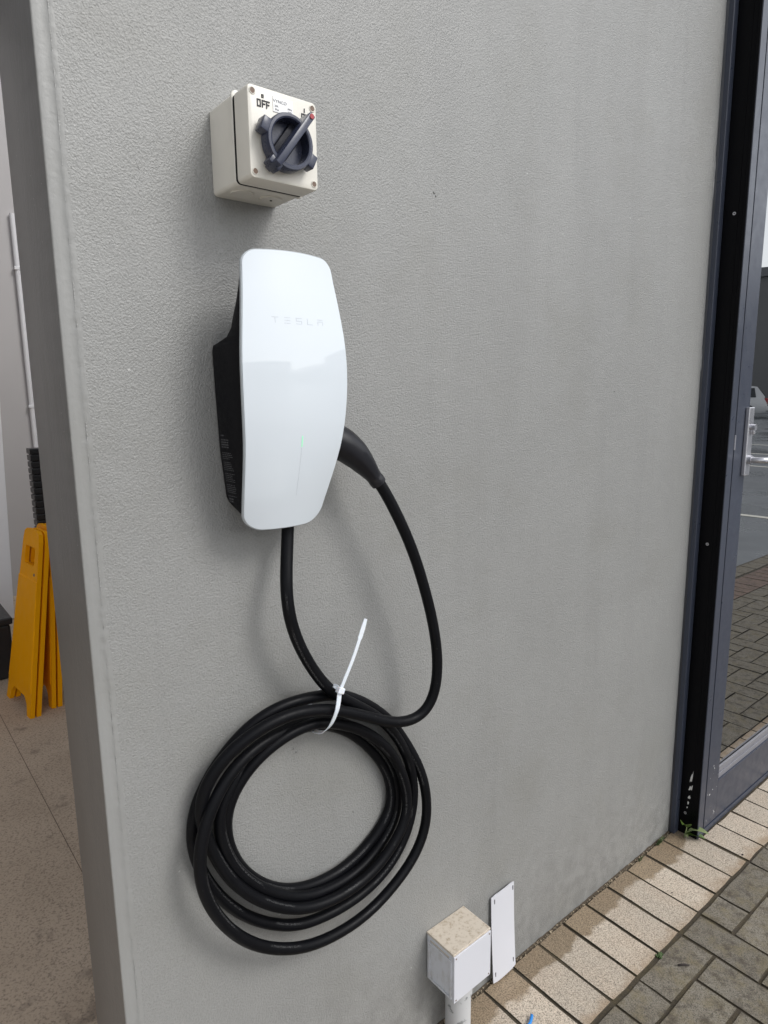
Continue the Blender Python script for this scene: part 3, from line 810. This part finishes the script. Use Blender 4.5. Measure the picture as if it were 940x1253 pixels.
obj('cable_gland', bm, M['body'], chg, True)

# cable tie: strap round the strands, head and long free tail
tie = thing('cable_tie', 'white nylon cable tie binding the top of the coil, long tail sticking up', 'cable tie', (.335, -.05, .87))
def ribbon(bm, pts, width, thick, wdir):
    pts = [Vector(p) for p in pts]; N = len(pts); prev = None
    ws = width if isinstance(width, list) else [width] * N
    for i in range(N):
        t = (pts[min(i + 1, N - 1)] - pts[max(0, i - 1)]).normalized()
        wv = (Vector(wdir) - Vector(wdir).dot(t) * t).normalized(); nn = t.cross(wv)
        q = [bm.verts.new(pts[i] + sx * wv * ws[i] / 2 + sy * nn * thick / 2) for sx, sy in ((-1, -1), (1, -1), (1, 1), (-1, 1))]
        if prev:
            for k in range(4): bm.faces.new((prev[k], prev[(k + 1) % 4], q[(k + 1) % 4], q[k]))
        else: bm.faces.new(q[::-1])
        prev = q
    bm.faces.new(prev)
loop = catmull([Vector(p) for p in ((.3445, -.0735, .894), (.3405, -.0755, .878), (.336, -.0745, .860), (.330, -.066, .837), (.3262, -.052, .822), (.3258, -.036, .8150), (.3265, -.018, .8125), (.329, -.008, .822), (.332, -.0040, .85), (.336, -.008, .868), (.342, -.03, .884), (.345, -.055, .897), (.3452, -.068, .897))], .003)
bm = bmesh.new(); ribbon(bm, loop, .0082, .0013, (1, .05, .25)); obj('strap', bm, M['tie'], tie)
tail = catmull([Vector(p) for p in ((.3450, -.0745, .895), (.3530, -.0765, .913), (.3690, -.078, .944), (.3835, -.078, .975), (.3905, -.0775, .990), (.3965, -.077, 1.0035))], .004)
nT = len(tail)
bm = bmesh.new(); ribbon(bm, tail, [.0062 if i < nT * .70 else .0085 - .0035 * max(0, (i / nT - .86) / .14) for i in range(nT)], .0014, (1, 0, -.45)); obj('tail', bm, M['tie'], tie)
bm = bmesh.new(); box(bm, -.0062, .0062, -.0045, .0045, -.0048, .0048, .0012)
bmesh.ops.transform(bm, matrix=Matrix.Translation((.3452, -.0745, .8955)) @ Matrix.Rotation(R(26), 4, 'Y'), verts=bm.verts[:])
obj('head', bm, M['tie'], tie)

# ================================================================ JUNCTION BOX, PIPE, LOOSE COVER
jb = thing('junction_box', 'white conduit box with dirty beige top on a pipe at the wall base', 'conduit box', (.657, 0, 0))
bm = bmesh.new(); box(bm, .6025, .7105, -.0765, -.0006, .141, .2485, .0015); jbody = obj('box_body', bm, M['pvc'], jb)
bm = bmesh.new(); box(bm, .6015, .7118, -.0795, -.0004, .2475, .2530, .0012); obj('box_top', bm, M['dirty'], jb)
bm = bmesh.new(); box(bm, .6022, .7112, -.0812, -.0768, .1402, .2472, .001); cv = obj('front_cover', bm, M['cover'], jb)
for x, z in ((.6075, .242), (.706, .242), (.6075, .1455), (.706, .1455)):
    bm = bmesh.new(); cyl(bm, (x, -.0811, z), (0, -1, 0), .0017, .0006, 10); obj('screw', bm, M['rust'], cv)
bm = bmesh.new()                                            # raised frame and recessed panel on the flank
for y0, y1, z0, z1 in ((-.074, -.070, .146, .236), (-.010, -.006, .146, .236), (-.0699, -.0101, .146, .150), (-.0699, -.0101, .232, .236)):
    box(bm, .5996, .6030, y0, y1, z0, z1)
obj('flank_frame', bm, M['pvc'], jbody)
bm = bmesh.new(); box(bm, .6012, .6030, -.066, -.012, .2375, .2395); obj('flank_stain', bm, M['dirty'], jbody)
bm = bmesh.new()
cyl(bm, (.657, -.0395, .02), (0, 0, 1), .0275, .1208, 36)
shade_auto(obj('pipe', bm, M['pipe'], jb))
bm = bmesh.new(); cyl(bm, (.657, -.0395, .1045), (0, 0, 1), .0300, .0366, 36); shade_auto(obj('pipe_coupling', bm, M['pipe'], jb))

cp = thing('cover_plate', 'loose blank white plastic plate leaning on the wall beside the conduit box', 'plate', (.838, -.012, 0))
bm = bmesh.new(); n = 16; W_ = .079; H_ = .224
grid = []
slots = []
for side in (0, 1):
    g = []
    for i in range(n + 1):
        t = i / n; z = .006 + H_ * t
        yy = -.014 + .0095 * t + .0016 * math.sin(math.pi * t) - (.0018 if side == 0 else 0)
        row = []
        for k in range(7):
            u = k / 6
            # slightly warped corners
            row.append(bm.verts.new((.7985 + .0012 * math.cos(t * 3.2) + W_ * u, yy - .0016 * math.sin(math.pi * u), z + (.003 * (u - .5) if i in (0, n) else 0) - (.0026 if k in (0, 6) and i == n else 0) + (.0026 if k in (0, 6) and i == 0 else 0))))
        g.append(row)
    grid.append(g)
F, B = grid
for i in range(n):
    for k in range(6):
        bm.faces.new((F[i][k], F[i][k + 1], F[i + 1][k + 1], F[i + 1][k])); bm.faces.new((B[i][k], B[i + 1][k], B[i + 1][k + 1], B[i][k + 1]))
    bm.faces.new((F[i][0], F[i + 1][0], B[i + 1][0], B[i][0])); bm.faces.new((F[i][6], B[i][6], B[i + 1][6], F[i + 1][6]))
for k in range(6):
    bm.faces.new((F[0][k], B[0][k], B[0][k + 1], F[0][k + 1])); bm.faces.new((F[n][k], F[n][k + 1], B[n][k + 1], B[n][k]))
plate = shade_auto(obj('plate_sheet', bm, M['cover'], cp))
for x, z, in ((.8075, .213), (.8715, .216), (.8075, .026), (.8705, .028)):
    t = (z - .006) / H_; yy = -.014 + .0095 * t + .0016 * math.sin(math.pi * t) - .0018
    bm = bmesh.new(); box(bm, x - .0011, x + .0011, yy - .0012, yy + .001, z - .0055, z + .0055); obj('screw_slot', bm, M['tinyprint'], plate)

bm = bmesh.new(); tube(bm, catmull([Vector(p) for p in ((.806, -.1215, .0055), (.795, -.1275, .0050), (.782, -.1315, .0045), (.765, -.1305, .0045), (.745, -.124, .0045))], .004), .0034, 10)
tag(obj('blue_cord', bm, M['blue']), 'short piece of bright blue cord lying on the beige pavers', 'cord')

# ================================================================ DOOR FRAME AND DOOR
fr = thing('door_frame', 'dark charcoal metal door frame standing proud of the grey wall edge', 'door frame', (1.66, 0, 0))
obj('flange', newbox(1.6385, 1.6625, -.0185, .05, .0, 2.60, .0012), M['frame'], fr)
bm = bmesh.new(); prev = None
for i in range(161):                                         # ragged bead of sealant between wall and flange
    z = 2.6 * i / 160; a = .0022 + .0022 * noise.noise(Vector((2, 7, z * 14))) ; 
    row = [bm.verts.new(p) for p in ((1.6375 - a, -.0004, z), (1.6378, -.0035 - a * .6, z), (1.6395, -.0060, z))]
    if prev:
        for k in range(2): bm.faces.new((prev[k], prev[k + 1], row[k + 1], row[k]))
    prev = row
obj('sealant_bead', bm, M['sealant'], fr, True)
bm = bmesh.new(); box(bm, 1.6640, 1.6995, -.0752, .06, .0, 2.60, .0008)
box(bm, 1.6631, 1.6645, -.0560, -.0535, .0, 2.60); box(bm, 1.6631, 1.6645, -.0665, -.0645, .0, 2.60)
jamb = obj('jamb', bm, M['jamb'], fr)
bm = bmesh.new(); box(bm, 1.6655, 1.6985, -.0775, -.0745, .002, 2.60, .0008); obj('post_face', bm, M['frame'], fr)
obj('lining', newbox(1.7000, 1.7045, -.0600, .06, .0, 2.60), M['jamb'], fr)
obj('head', newbox(1.7050, 2.69, -.0770, .06, 2.52, 2.60, .001), M['frame'], fr)
obj('far_post', newbox(2.6905, 2.755, -.0770, .06, 0, 2.60, .001), M['frame'], fr)
obj('threshold', newbox(1.6660, 2.755, -.0790, .06, .0005, .016, .0015), M['frame'], fr)
for y, z in ((-.046, 1.8168), (-.0413, .9259), (-.0364, .0714)):
    bm = bmesh.new(); cyl(bm, (1.6642, y, z), (-1, 0, 0), .0042, .0016, 16)
    s_ = shade_auto(obj('screw', bm, M['steel'], fr))
    bm = bmesh.new(); cyl(bm, (1.6627, y, z), (-1, 0, 0), .0018, .0004, 8); obj('screw_slot', bm, M['jamb'], s_)
rs = random.Random(9)                                        # paint scraped off near the foot of the jamb
for y, z, wy, hz in ((-.0475, .196, .0035, .040), (-.0452, .158, .0045, .016), (-.0505, .163, .002, .018), (-.0440, .128, .0045, .013), (-.0425, .108, .0035, .010), (-.0405, .092, .002, .008)):
    bm = bmesh.new(); A = []; Bv = []
    for k in range(10):
        a = 2 * math.pi * k / 10; q = rs.uniform(.55, 1.15)
        p = (y + wy * .95 * math.cos(a) * q - .08 * hz * math.sin(a), z + hz * .55 * math.sin(a) * q)
        A.append(bm.verts.new((1.6634, *p))); Bv.append(bm.verts.new((1.6642, *p)))
    bm.faces.new(A)
    for k in range(10): bm.faces.new((A[k], Bv[k], Bv[(k + 1) % 10], A[(k + 1) % 10]))
    obj('paint_scrape', bm, M['chip'], fr)

dr = thing('glass_door', 'charcoal framed glass door with silver lever handle reflecting the car park', 'door', (1.705, -.05, 0))
obj('stile', newbox(1.7065, 1.7850, -.0765, -.030, .020, 2.515, .0012), M['frame'], dr)
obj('stile', newbox(2.6050, 2.6880, -.0765, -.030, .020, 2.515, .0012), M['frame'], dr)
obj('top_rail', newbox(1.7853, 2.6047, -.0760, -.030, 2.42, 2.515, .0012), M['frame'], dr)
obj('bottom_rail', newbox(1.7853, 2.6047, -.0760, -.030, .020, .150, .0012), M['frame'], dr)
bm = bmesh.new()
box(bm, 1.7854, 2.6046, -.0715, -.0650, .1503, .1660, .001); box(bm, 1.7854, 2.6046, -.0680, -.0615, .1663, .1850, .001)
obj('glazing_bead', bm, M['bead'], dr)
obj('glass_pane', newbox(1.7852, 2.6048, -.0600, -.0540, .1852, 2.4195), M['door_glass'], dr)
bm = bmesh.new(); box(bm, 1.7590, 1.7915, -.0880, -.0766, 1.118, 1.312, .0022, 2); lp = obj('lock_plate', bm, M['steel'], dr)
hp = catmull([Vector(p) for p in ((1.7760, -.0870, 1.1640), (1.7760, -.1050, 1.1640), (1.7790, -.1200, 1.1640), (1.7900, -.1290, 1.1640), (1.8150, -.1310, 1.1638), (1.8600, -.1310, 1.1632), (1.8950, -.1300, 1.1630), (1.9050, -.1240, 1.1630), (1.9070, -.1100, 1.1630))], .004)
bm = bmesh.new(); tube(bm, hp, .0085, 16, up=Vector((0, 0, 1))); obj('lever', bm, M['steel'], lp)
bm = bmesh.new(); cyl(bm, (1.7760, -.0875, 1.1640), (0, -1, 0), .0125, .010, 24); shade_auto(obj('lever_rose', bm, M['steel'], lp))
bm = bmesh.new(); cyl(bm, (1.7770, -.0875, 1.2560), (0, -1, 0), .0088, .013, 20); box(bm, 1.7722, 1.7818, -.0990, -.0878, 1.236, 1.256, .002); shade_auto(obj('lock_cylinder', bm, M['steel'], lp))
obj('latch', newbox(1.6995, 1.7072, -.0790, -.0600, 1.195, 1.236, .001), M['bead'], dr)
bm = bmesh.new()                                             # specks of old paint on the stile foot
for k in range(16):
    x = rs.uniform(1.712, 1.778); z = rs.choice((rs.uniform(.03, .08), rs.uniform(.12, .22))); r = rs.uniform(.0007, .0021)
    bmesh.ops.create_icosphere(bm, subdivisions=1, radius=r, matrix=Matrix.Translation((x, -.0766, z)) @ Matrix.Diagonal((1, .25, 1.4, 1)))
obj('paint_specks', bm, M['chip'], dr)

# ================================================================ WEEDS, DEBRIS
def leaf(bm, base, dirv, L, Wd, upv, droop=.25, n=8):
    base = Vector(base); d = Vector(dirv).normalized(); u = Vector(upv); s = d.cross(u).normalized(); u = s.cross(d)
    prev = None
    for i in range(n + 1):
        t = i / n; c = base + d * L * t + u * (L * (.35 * t - droop * 1.6 * t * t))
        ww = Wd * math.sin(math.pi * min(1, t * .92 + .06)) ** .8 * (1 - .25 * t)
        fold = .25 * ww
        row = [bm.verts.new(c - s * ww / 2 + u * fold), bm.verts.new(c - s * ww * .25 + u * fold * .4), bm.verts.new(c), bm.verts.new(c + s * ww * .25 + u * fold * .4), bm.verts.new(c + s * ww / 2 + u * fold)]
        if prev:
            for k in range(4): bm.faces.new((prev[k], prev[k + 1], row[k + 1], row[k])).smooth = True
        prev = row
wd = thing('weed_plant', 'small green weed with broad leaves at the foot of the door frame', 'weed', (1.650, -.045, 0))
bm = bmesh.new(); tube(bm, [(1.650, -.045, -.004), (1.651, -.047, .015), (1.650, -.050, .030), (1.648, -.051, .040)], [.0022, .0019, .0016, .001], 8)
tube(bm, [(1.651, -.047, .015), (1.655, -.055, .022), (1.658, -.062, .026)], [.0015, .0013, .001], 8); obj('stem', bm, M['leaf_pale'], wd)
for b_, d_, L_, W_2, mt in (((1.650, -.050, .034), (-.75, -.1, .62), .052, .038, 'leaf'), ((1.655, -.054, .024), (.28, -.85, .16), .058, .028, 'leaf_pale'),
                           ((1.654, -.052, .008), (.45, -.8, .02), .050, .032, 'leaf'), ((1.650, -.046, .010), (-.6, -.7, .2), .022, .011, 'leaf_pale'), ((1.652, -.048, .012), (.9, -.3, .2), .020, .010, 'leaf')):
    bm = bmesh.new(); leaf(bm, b_, d_, L_, W_2, (0, 0, 1)); obj('leaf', bm, M[mt], wd)

def tuft(cx, cy, n, hmax, label, spread=.012):
    t_ = thing('grass_tuft', label, 'grass tuft', (cx, cy, 0)); bm = bmesh.new()
    for i in range(n):
        a = rs.uniform(0, 6.28); b0 = Vector((cx + rs.uniform(-spread, spread), cy - abs(rs.uniform(0, .006)), -.004)); h = rs.uniform(.35, 1) * hmax
        d = Vector((math.cos(a) * .5, -abs(math.sin(a)) * .4, 1)).normalized(); side = Vector((math.cos(a + 1.57), math.sin(a + 1.57), 0)) * .0008
        p1 = b0 + d * h * .6; p2 = b0 + d * h + Vector((math.cos(a) * .35, -abs(math.sin(a)) * .3, -.1)) * h
        q = [bm.verts.new(p) for p in (b0 - side, b0 + side, p1 + side * .8, p1 - side * .8, p2)]
        bm.faces.new(q[:4]); bm.faces.new((q[3], q[2], q[4]))
    obj('blades', bm, M['grass'], t_)
tuft(1.560, -.007, 60, .036, 'thin grass tuft in the joint between wall and pavers, nearest the door')
tuft(1.455, -.008, 26, .020, 'tiny grass tuft at the wall base left of the taller tuft', .014)
bm = bmesh.new()
for i in range(70):
    a = rs.uniform(0, 6.28); x = 1.176 + rs.gauss(0, .005); y = -.2195 + rs.gauss(0, .003); r = rs.uniform(.0012, .0028)
    bmesh.ops.create_icosphere(bm, subdivisions=1, radius=r, matrix=Matrix.Translation((x, y, rs.uniform(-.003, .003))))
tag(obj('moss_clump', bm, M['grass'], None, True), 'tiny green moss clump in the paver joint below the beige border', 'moss')

bm = bmesh.new(); rd = random.Random(21)                     # dry bits and soil gathered along the foot of the wall
for i in range(420):
    x = rd.uniform(.56, 1.655); y = -abs(rd.gauss(0, .0042)) - .001; r = rd.uniform(.0008, .0028)
    if rd.random() < .06: r *= 1.9
    mtx = Matrix.Translation((x, y, rd.uniform(-.004, .002))) @ Matrix.Rotation(rd.uniform(0, 3), 4, Vector((rd.random(), rd.random(), rd.random() + .1))) @ Matrix.Diagonal((rd.uniform(.6, 2.2), rd.uniform(.5, 1), rd.uniform(.3, .7), 1))
    bmesh.ops.create_icosphere(bm, subdivisions=1, radius=r, matrix=mtx)
tag(obj('wall_base_debris', bm, M['debris']), kind='stuff')
bm = bmesh.new(); prev = None
for i in range(221):
    x = .40 + 1.262 * i / 220; a = .0065 + .0035 * noise.noise(Vector((x * 22, 1, 0))) + .003 * noise.noise(Vector((x * 90, 4, 0))); h = .0015 + .004 * max(0, noise.noise(Vector((x * 40, 9, 0))) + .3)
    row = [bm.verts.new(p) for p in ((x, -.0004, h), (x, -a * .45, h * .7 - .001), (x, -a, -.006))]
    if prev:
        for k in range(2): bm.faces.new((prev[k], row[k], row[k + 1], prev[k + 1]))
    prev = row
tag(obj('wall_base_soil', bm, M['soil'], None, True), kind='stuff')
bm = bmesh.new(); tube(bm, [(1.180, -.2625, .002), (1.186, -.268, .0035), (1.194, -.2735, .003), (1.201, -.280, .002)], [.0016, .0025, .0024, .0014], 7)
tag(obj('twig', bm, M['twig']), 'short dark twig lying on a grey paver below the border course', 'twig')
for x, y, r, lb in ((1.70, -.196, .003, 'small dark pebble on a pale paver in front of the door'), (1.395, -.137, .002, 'tiny dark pebble on the beige border pavers')):
    bm = bmesh.new(); bmesh.ops.create_icosphere(bm, subdivisions=2, radius=r, matrix=Matrix.Translation((x, y, .0015)) @ Matrix.Diagonal((1.3, .9, .7, 1)))
    tag(obj('pebble', bm, M['twig'], None, True), lb, 'pebble')

# ================================================================ THINGS INSIDE THE OPENING
def floor_sign(label, matrix):
    t_ = thing('floor_sign', label, 'floor sign', tuple(matrix.translation), 0, 'folded yellow floor signs')
    hole = None
    for pn, off in (('front_panel', 0.0), ('back_panel', .026)):
        # outline of one leg of the folded A-frame in (u along the floor, v up): two feet, arch, tapered sides, handle slot
        H = .80; bw, tw = .165, .098
        outer = [(-bw, 0), (-bw + .045, -.004), (-bw + .062, .045), (-bw + .095, .072), (bw - .095, .072), (bw - .062, .045), (bw - .045, -.004), (bw, 0),
                 (bw - .004, .03), (tw + .004, H - .045), (tw - .008, H - .012), (tw - .035, H), (-tw + .035, H), (-tw + .008, H - .012), (-tw - .004, H - .045), (-bw + .004, .03)]
        slot = [(-.055, H - .155), (.055, H - .155), (.062, H - .145), (.062, H - .085), (.052, H - .075), (-.052, H - .075), (-.062, H - .085), (-.062, H - .145)]
        bm = bmesh.new(); th = .018
        def loopv(pts, w_): return [bm.verts.new((w_, u, v)) for u, v in pts]
        o0, o1, s0, s1 = loopv(outer, off), loopv(outer, off + th), loopv(slot, off), loopv(slot, off + th)
        for A, B in ((o0, o1), (s0, s1)):
            for k in range(len(A)): bm.faces.new((A[k], A[(k + 1) % len(A)], B[(k + 1) % len(A)], B[k]))
        for O, Sl in ((o0, s0), (o1, s1)):
            es = []
            for Lp in (O, Sl):
                for k in range(len(Lp)): es.append(bm.edges.get((Lp[k], Lp[(k + 1) % len(Lp)])))
            bmesh.ops.triangle_fill(bm, use_beauty=True, edges=es)
        for v in bm.verts: v.co = matrix @ v.co
        po = obj(pn, bm, M['yellow'], t_)
        if off == 0.0:
            bm = bmesh.new(); pts = [(-.150, .105), (.150, .105), (.118, H - .215), (-.118, H - .215)]
            A = [bm.verts.new((-.0002, u, v)) for u, v in pts]; B = [bm.verts.new((-.004, u * .975, v * .99 + .003)) for u, v in pts]
            bm.faces.new(B[::-1])
            for k in range(4): bm.faces.new((A[k], A[(k + 1) % 4], B[(k + 1) % 4], B[k]))
            for v in bm.verts: v.co = matrix @ v.co
            obj('raised_field', bm, M['yellow'], po)
            bm = bmesh.new()
            cyl(bm, matrix @ Vector((-.0005, -(tw - .022), H - .19)), matrix.to_3x3() @ Vector((-1, 0, 0)), .0065, .002, 12)
            obj('hole_disc', bm, M['int_dark'], po)  # dark disc standing in for a small hole
    return t_
def frame_mat(o, u, v):
    u = Vector(u).normalized(); v = Vector(v).normalized(); n_ = u.cross(v).normalized(); v = n_.cross(u)
    return Matrix(((n_.x, u.x, v.x, o[0]), (n_.y, u.y, v.y, o[1]), (n_.z, u.z, v.z, o[2]), (0, 0, 0, 1)))
floor_sign('yellow folded floor sign in front, with its handle slot showing', frame_mat((.246, 2.292, .004), (-.10, 1, 0), (.170, 0, 1)))
floor_sign('yellow folded floor sign tucked behind the front one, edge on', frame_mat((.348, 2.335, .004), (-.06, 1, 0), (.105, 0, 1)))

rb = thing('ribbed_post', 'tall black ribbed plastic post standing behind the yellow floor signs', 'ribbed post', (.45, 2.45, 0))
core = newbox(.440, .492, 2.46, 2.52, .002, 1.135); obj('core', core, M['blackp'], rb)
me0 = None
for k in range(37):
    bm = bmesh.new(); z = .012 + .0305 * k
    box(bm, .432, .500, 2.452, 2.528, z, z + .0262, .003, 1); obj('rib', bm, M['blackp'], rb)

bn = thing('storage_bin', 'black storage bin on the floor at the left edge of the opening', 'bin', (.1, 2.9, 0))
bm = bmesh.new(); box(bm, -.25, .308, 2.66, 3.10, .002, .275, .012); obj('bin_body', bm, M['blackp'], bn)
bm = bmesh.new(); box(bm, -.26, .318, 2.65, 3.11, .277, .312, .008); obj('bin_lid', bm, M['blackp'], bn)
pk = thing('white_plank', 'white plank leaning upright inside the opening behind the floor signs', 'plank', (.46, 3.66, 0))
bm = bmesh.new(); box(bm, -.075, 0, 0, .018, .003, 2.45, .002); bmesh.ops.transform(bm, matrix=Matrix.Translation((.484, 3.665, 0)) @ Matrix.Rotation(R(2.6), 4, 'Y') @ Matrix.Rotation(R(-2.0), 4, 'X'), verts=bm.verts[:])
obj('board', bm, M['white_board'], pk)
cn = thing('conduit_pipe', 'slim white conduit pipe running up the pale inside wall', 'pipe', (.80, 4.18, 0))
bm = bmesh.new(); cyl(bm, (.812, 4.178, .003), (0, 0, 1), .017, 2.55, 20); shade_auto(obj('pipe', bm, M['white_board'], cn))
for z in (.4, 1.3, 2.2):
    obj('pipe_clip', newbox(.790, .834, 4.158, 4.199, z, z + .02, .002), M['white_board'], cn)

# ================================================================ ACROSS THE CAR PARK (seen in the door and charger glass)
def shed(name, label, x0, x1, y0, y1, h, ridge, mat, along='x'):
    t_ = thing(name, label, 'building', ((x0 + x1) / 2, (y0 + y1) / 2, 0))
    bm = bmesh.new(); box(bm, x0, x1, y0, y1, -.02, h); wl = obj('wall', bm, M[mat], t_)
    bm = bmesh.new()
    if along == 'x':
        ym = (y0 + y1) / 2; pr = [(y0 - .3, h + .02), (y1 + .3, h + .02), (ym, h + ridge)]
        A = [bm.verts.new((x0 - .3, a, b)) for a, b in pr]; B = [bm.verts.new((x1 + .3, a, b)) for a, b in pr]
    else:
        xm = (x0 + x1) / 2; pr = [(x0 - .3, h + .02), (x1 + .3, h + .02), (xm, h + ridge)]
        A = [bm.verts.new((a, y0 - .3, b)) for a, b in pr]; B = [bm.verts.new((a, y1 + .3, b)) for a, b in pr]
    bm.faces.new(A); bm.faces.new(B[::-1])
    for k in range(3): bm.faces.new((A[k], B[k], B[(k + 1) % 3], A[(k + 1) % 3]))
    obj('roof', bm, M['roof'], t_)
    return t_, wl
shed('warehouse', 'long grey warehouse at the far end of the car park', 64, 84, -60, -8, 11.2, 1.2, 'shed', 'x')
t_, wl = shed('workshop', 'pale flat workshop facing the charger across the car park', -10, 16.2, -44, -32, 4.6, .6, 'shed_pale')
obj('roller_door', newbox(4, 8, -32.0, -31.9, 0, 3.4), M['shed'], wl); obj('window', newbox(10.5, 13.5, -32.0, -31.92, 1.1, 2.3), M['car_glass'], wl)
t_, wl = shed('gable_shed', 'grey gabled shed beside the workshop across the car park', 24, 70, -62, -38, 2.3, 4.4, 'shed', 'y')
obj('window', newbox(30, 33, -38.0, -37.92, 1.0, 1.9), M['car_glass'], wl)

car = thing('parked_car', 'white estate car parked by the warehouse, mirrored in the door glass', 'car', (36.3, -15.5, 0), R(-112))
def carpart(name, bm, mat, parent=car):
    o = obj(name, bm, M[mat], parent, world=False); return o
bm = bmesh.new()                                             # lower body, lofted along x (front = +x)
secs = [(-2.28, .42, .72, .70), (-2.22, .30, .95, .82), (-1.9, .24, 1.02, .88), (-.6, .22, 1.00, .90), (.9, .22, .98, .90), (1.2, .24, .94, .88), (2.0, .28, .82, .82), (2.25, .34, .70, .72), (2.32, .42, .6, .6)]
prev = None
for x, z0, z1, hw2 in secs:
    row = [bm.verts.new((x, y * hw2, z)) for y, z in ((-.92, z0), (-1, z0 + .12), (-1, (z0 + z1) / 2), (-.95, z1), (.95, z1), (1, (z0 + z1) / 2), (1, z0 + .12), (.92, z0))]
    if prev:
        for k in range(8): bm.faces.new((prev[k], prev[(k + 1) % 8], row[(k + 1) % 8], row[k]))
    else: bm.faces.new(row[::-1])
    prev = row
bm.faces.new(prev); shade_auto(carpart('car_body', bm, 'car_white'), 40)
bm = bmesh.new(); prev = None
for x, z0, z1, hb, ht in ((-2.12, .98, 1.10, .80, .78), (-1.75, .98, 1.58, .84, .64), (-1.2, .98, 1.66, .85, .66), (-.1, .97, 1.66, .85, .66), (.25, .97, 1.58, .85, .66), (1.15, .94, 1.0, .82, .78)):
    row = [bm.verts.new(p) for p in ((x, -hb, z0), (x, -ht, z1), (x, ht, z1), (x, hb, z0))]
    if prev:
        for k in range(4): bm.faces.new((prev[k], prev[(k + 1) % 4], row[(k + 1) % 4], row[k]))
    else: bm.faces.new(row[::-1])
    prev = row
bm.faces.new(prev); cab = carpart('cabin', bm, 'car_white')
for s_ in (-1, 1):
    for x0, x1, x2, x3 in ((-1.72, -1.15, -1.15, -1.62), (-1.08, -.30, -.30, -1.08), (-.22, .80, .20, -.22)):
        bm = bmesh.new()
        def sy(z, x): return s_ * (.856 - (z - .98) * .29)
        q = [(x0, 1.05), (x1, 1.05), (x2, 1.52), (x3, 1.52)]
        A = [bm.verts.new((x, sy(z, x) + s_ * .012, z)) for x, z in q]; B = [bm.verts.new((x, sy(z, x) - s_ * .02, z)) for x, z in q]
        bm.faces.new(A); bm.faces.new(B[::-1])
        for k in range(4): bm.faces.new((A[k], A[(k + 1) % 4], B[(k + 1) % 4], B[k]))
        carpart('side_window', bm, 'car_glass')
    for x in (-1.38, 1.42):
        bm = bmesh.new(); cyl(bm, (x, s_ * .70, .33), (0, s_, 0), .33, .20, 28); wh = shade_auto(carpart('wheel', bm, 'tyre'))
        bm = bmesh.new(); cyl(bm, (x, s_ * .895, .33), (0, s_, 0), .21, .012, 20); carpart('rim', bm, 'steel', wh)
        bm = bmesh.new()
        for k in range(5):
            a = 2 * math.pi * k / 5; tube(bm, [(x, s_ * .91, .33), (x + .2 * math.cos(a), s_ * .91, .33 + .2 * math.sin(a))], .025, 6)
        carpart('spokes', bm, 'steel', wh)
    carpart('tail_lamp', newbox(-2.27, -2.10, s_ * .66 if s_ > 0 else -.80, .80 if s_ > 0 else -.66, .72, 1.0, .02), 'taillight')
    carpart('headlamp', newbox(2.05, 2.27, .48 if s_ > 0 else -.72, .72 if s_ > 0 else -.48, .58, .72, .02), 'white_label')
bm = bmesh.new(); box(bm, -2.38, -2.2, -.78, .78, .36, .58, .04); carpart('rear_bumper', bm, 'car_white')
bm = bmesh.new(); box(bm, 2.25, 2.38, -.7, .7, .30, .50, .04); carpart('front_bumper', bm, 'car_white')
bm = bmesh.new()
q = [(-2.135, -.66, 1.12), (-2.135, .66, 1.12), (-1.80, .56, 1.52), (-1.80, -.56, 1.52)]
A = [bm.verts.new((x - .02, y, z)) for x, y, z in q]; B = [bm.verts.new((x + .02, y, z)) for x, y, z in q]
bm.faces.new(A); bm.faces.new(B[::-1])
for k in range(4): bm.faces.new((A[k], A[(k + 1) % 4], B[(k + 1) % 4], B[k]))
carpart('rear_window', bm, 'car_glass')
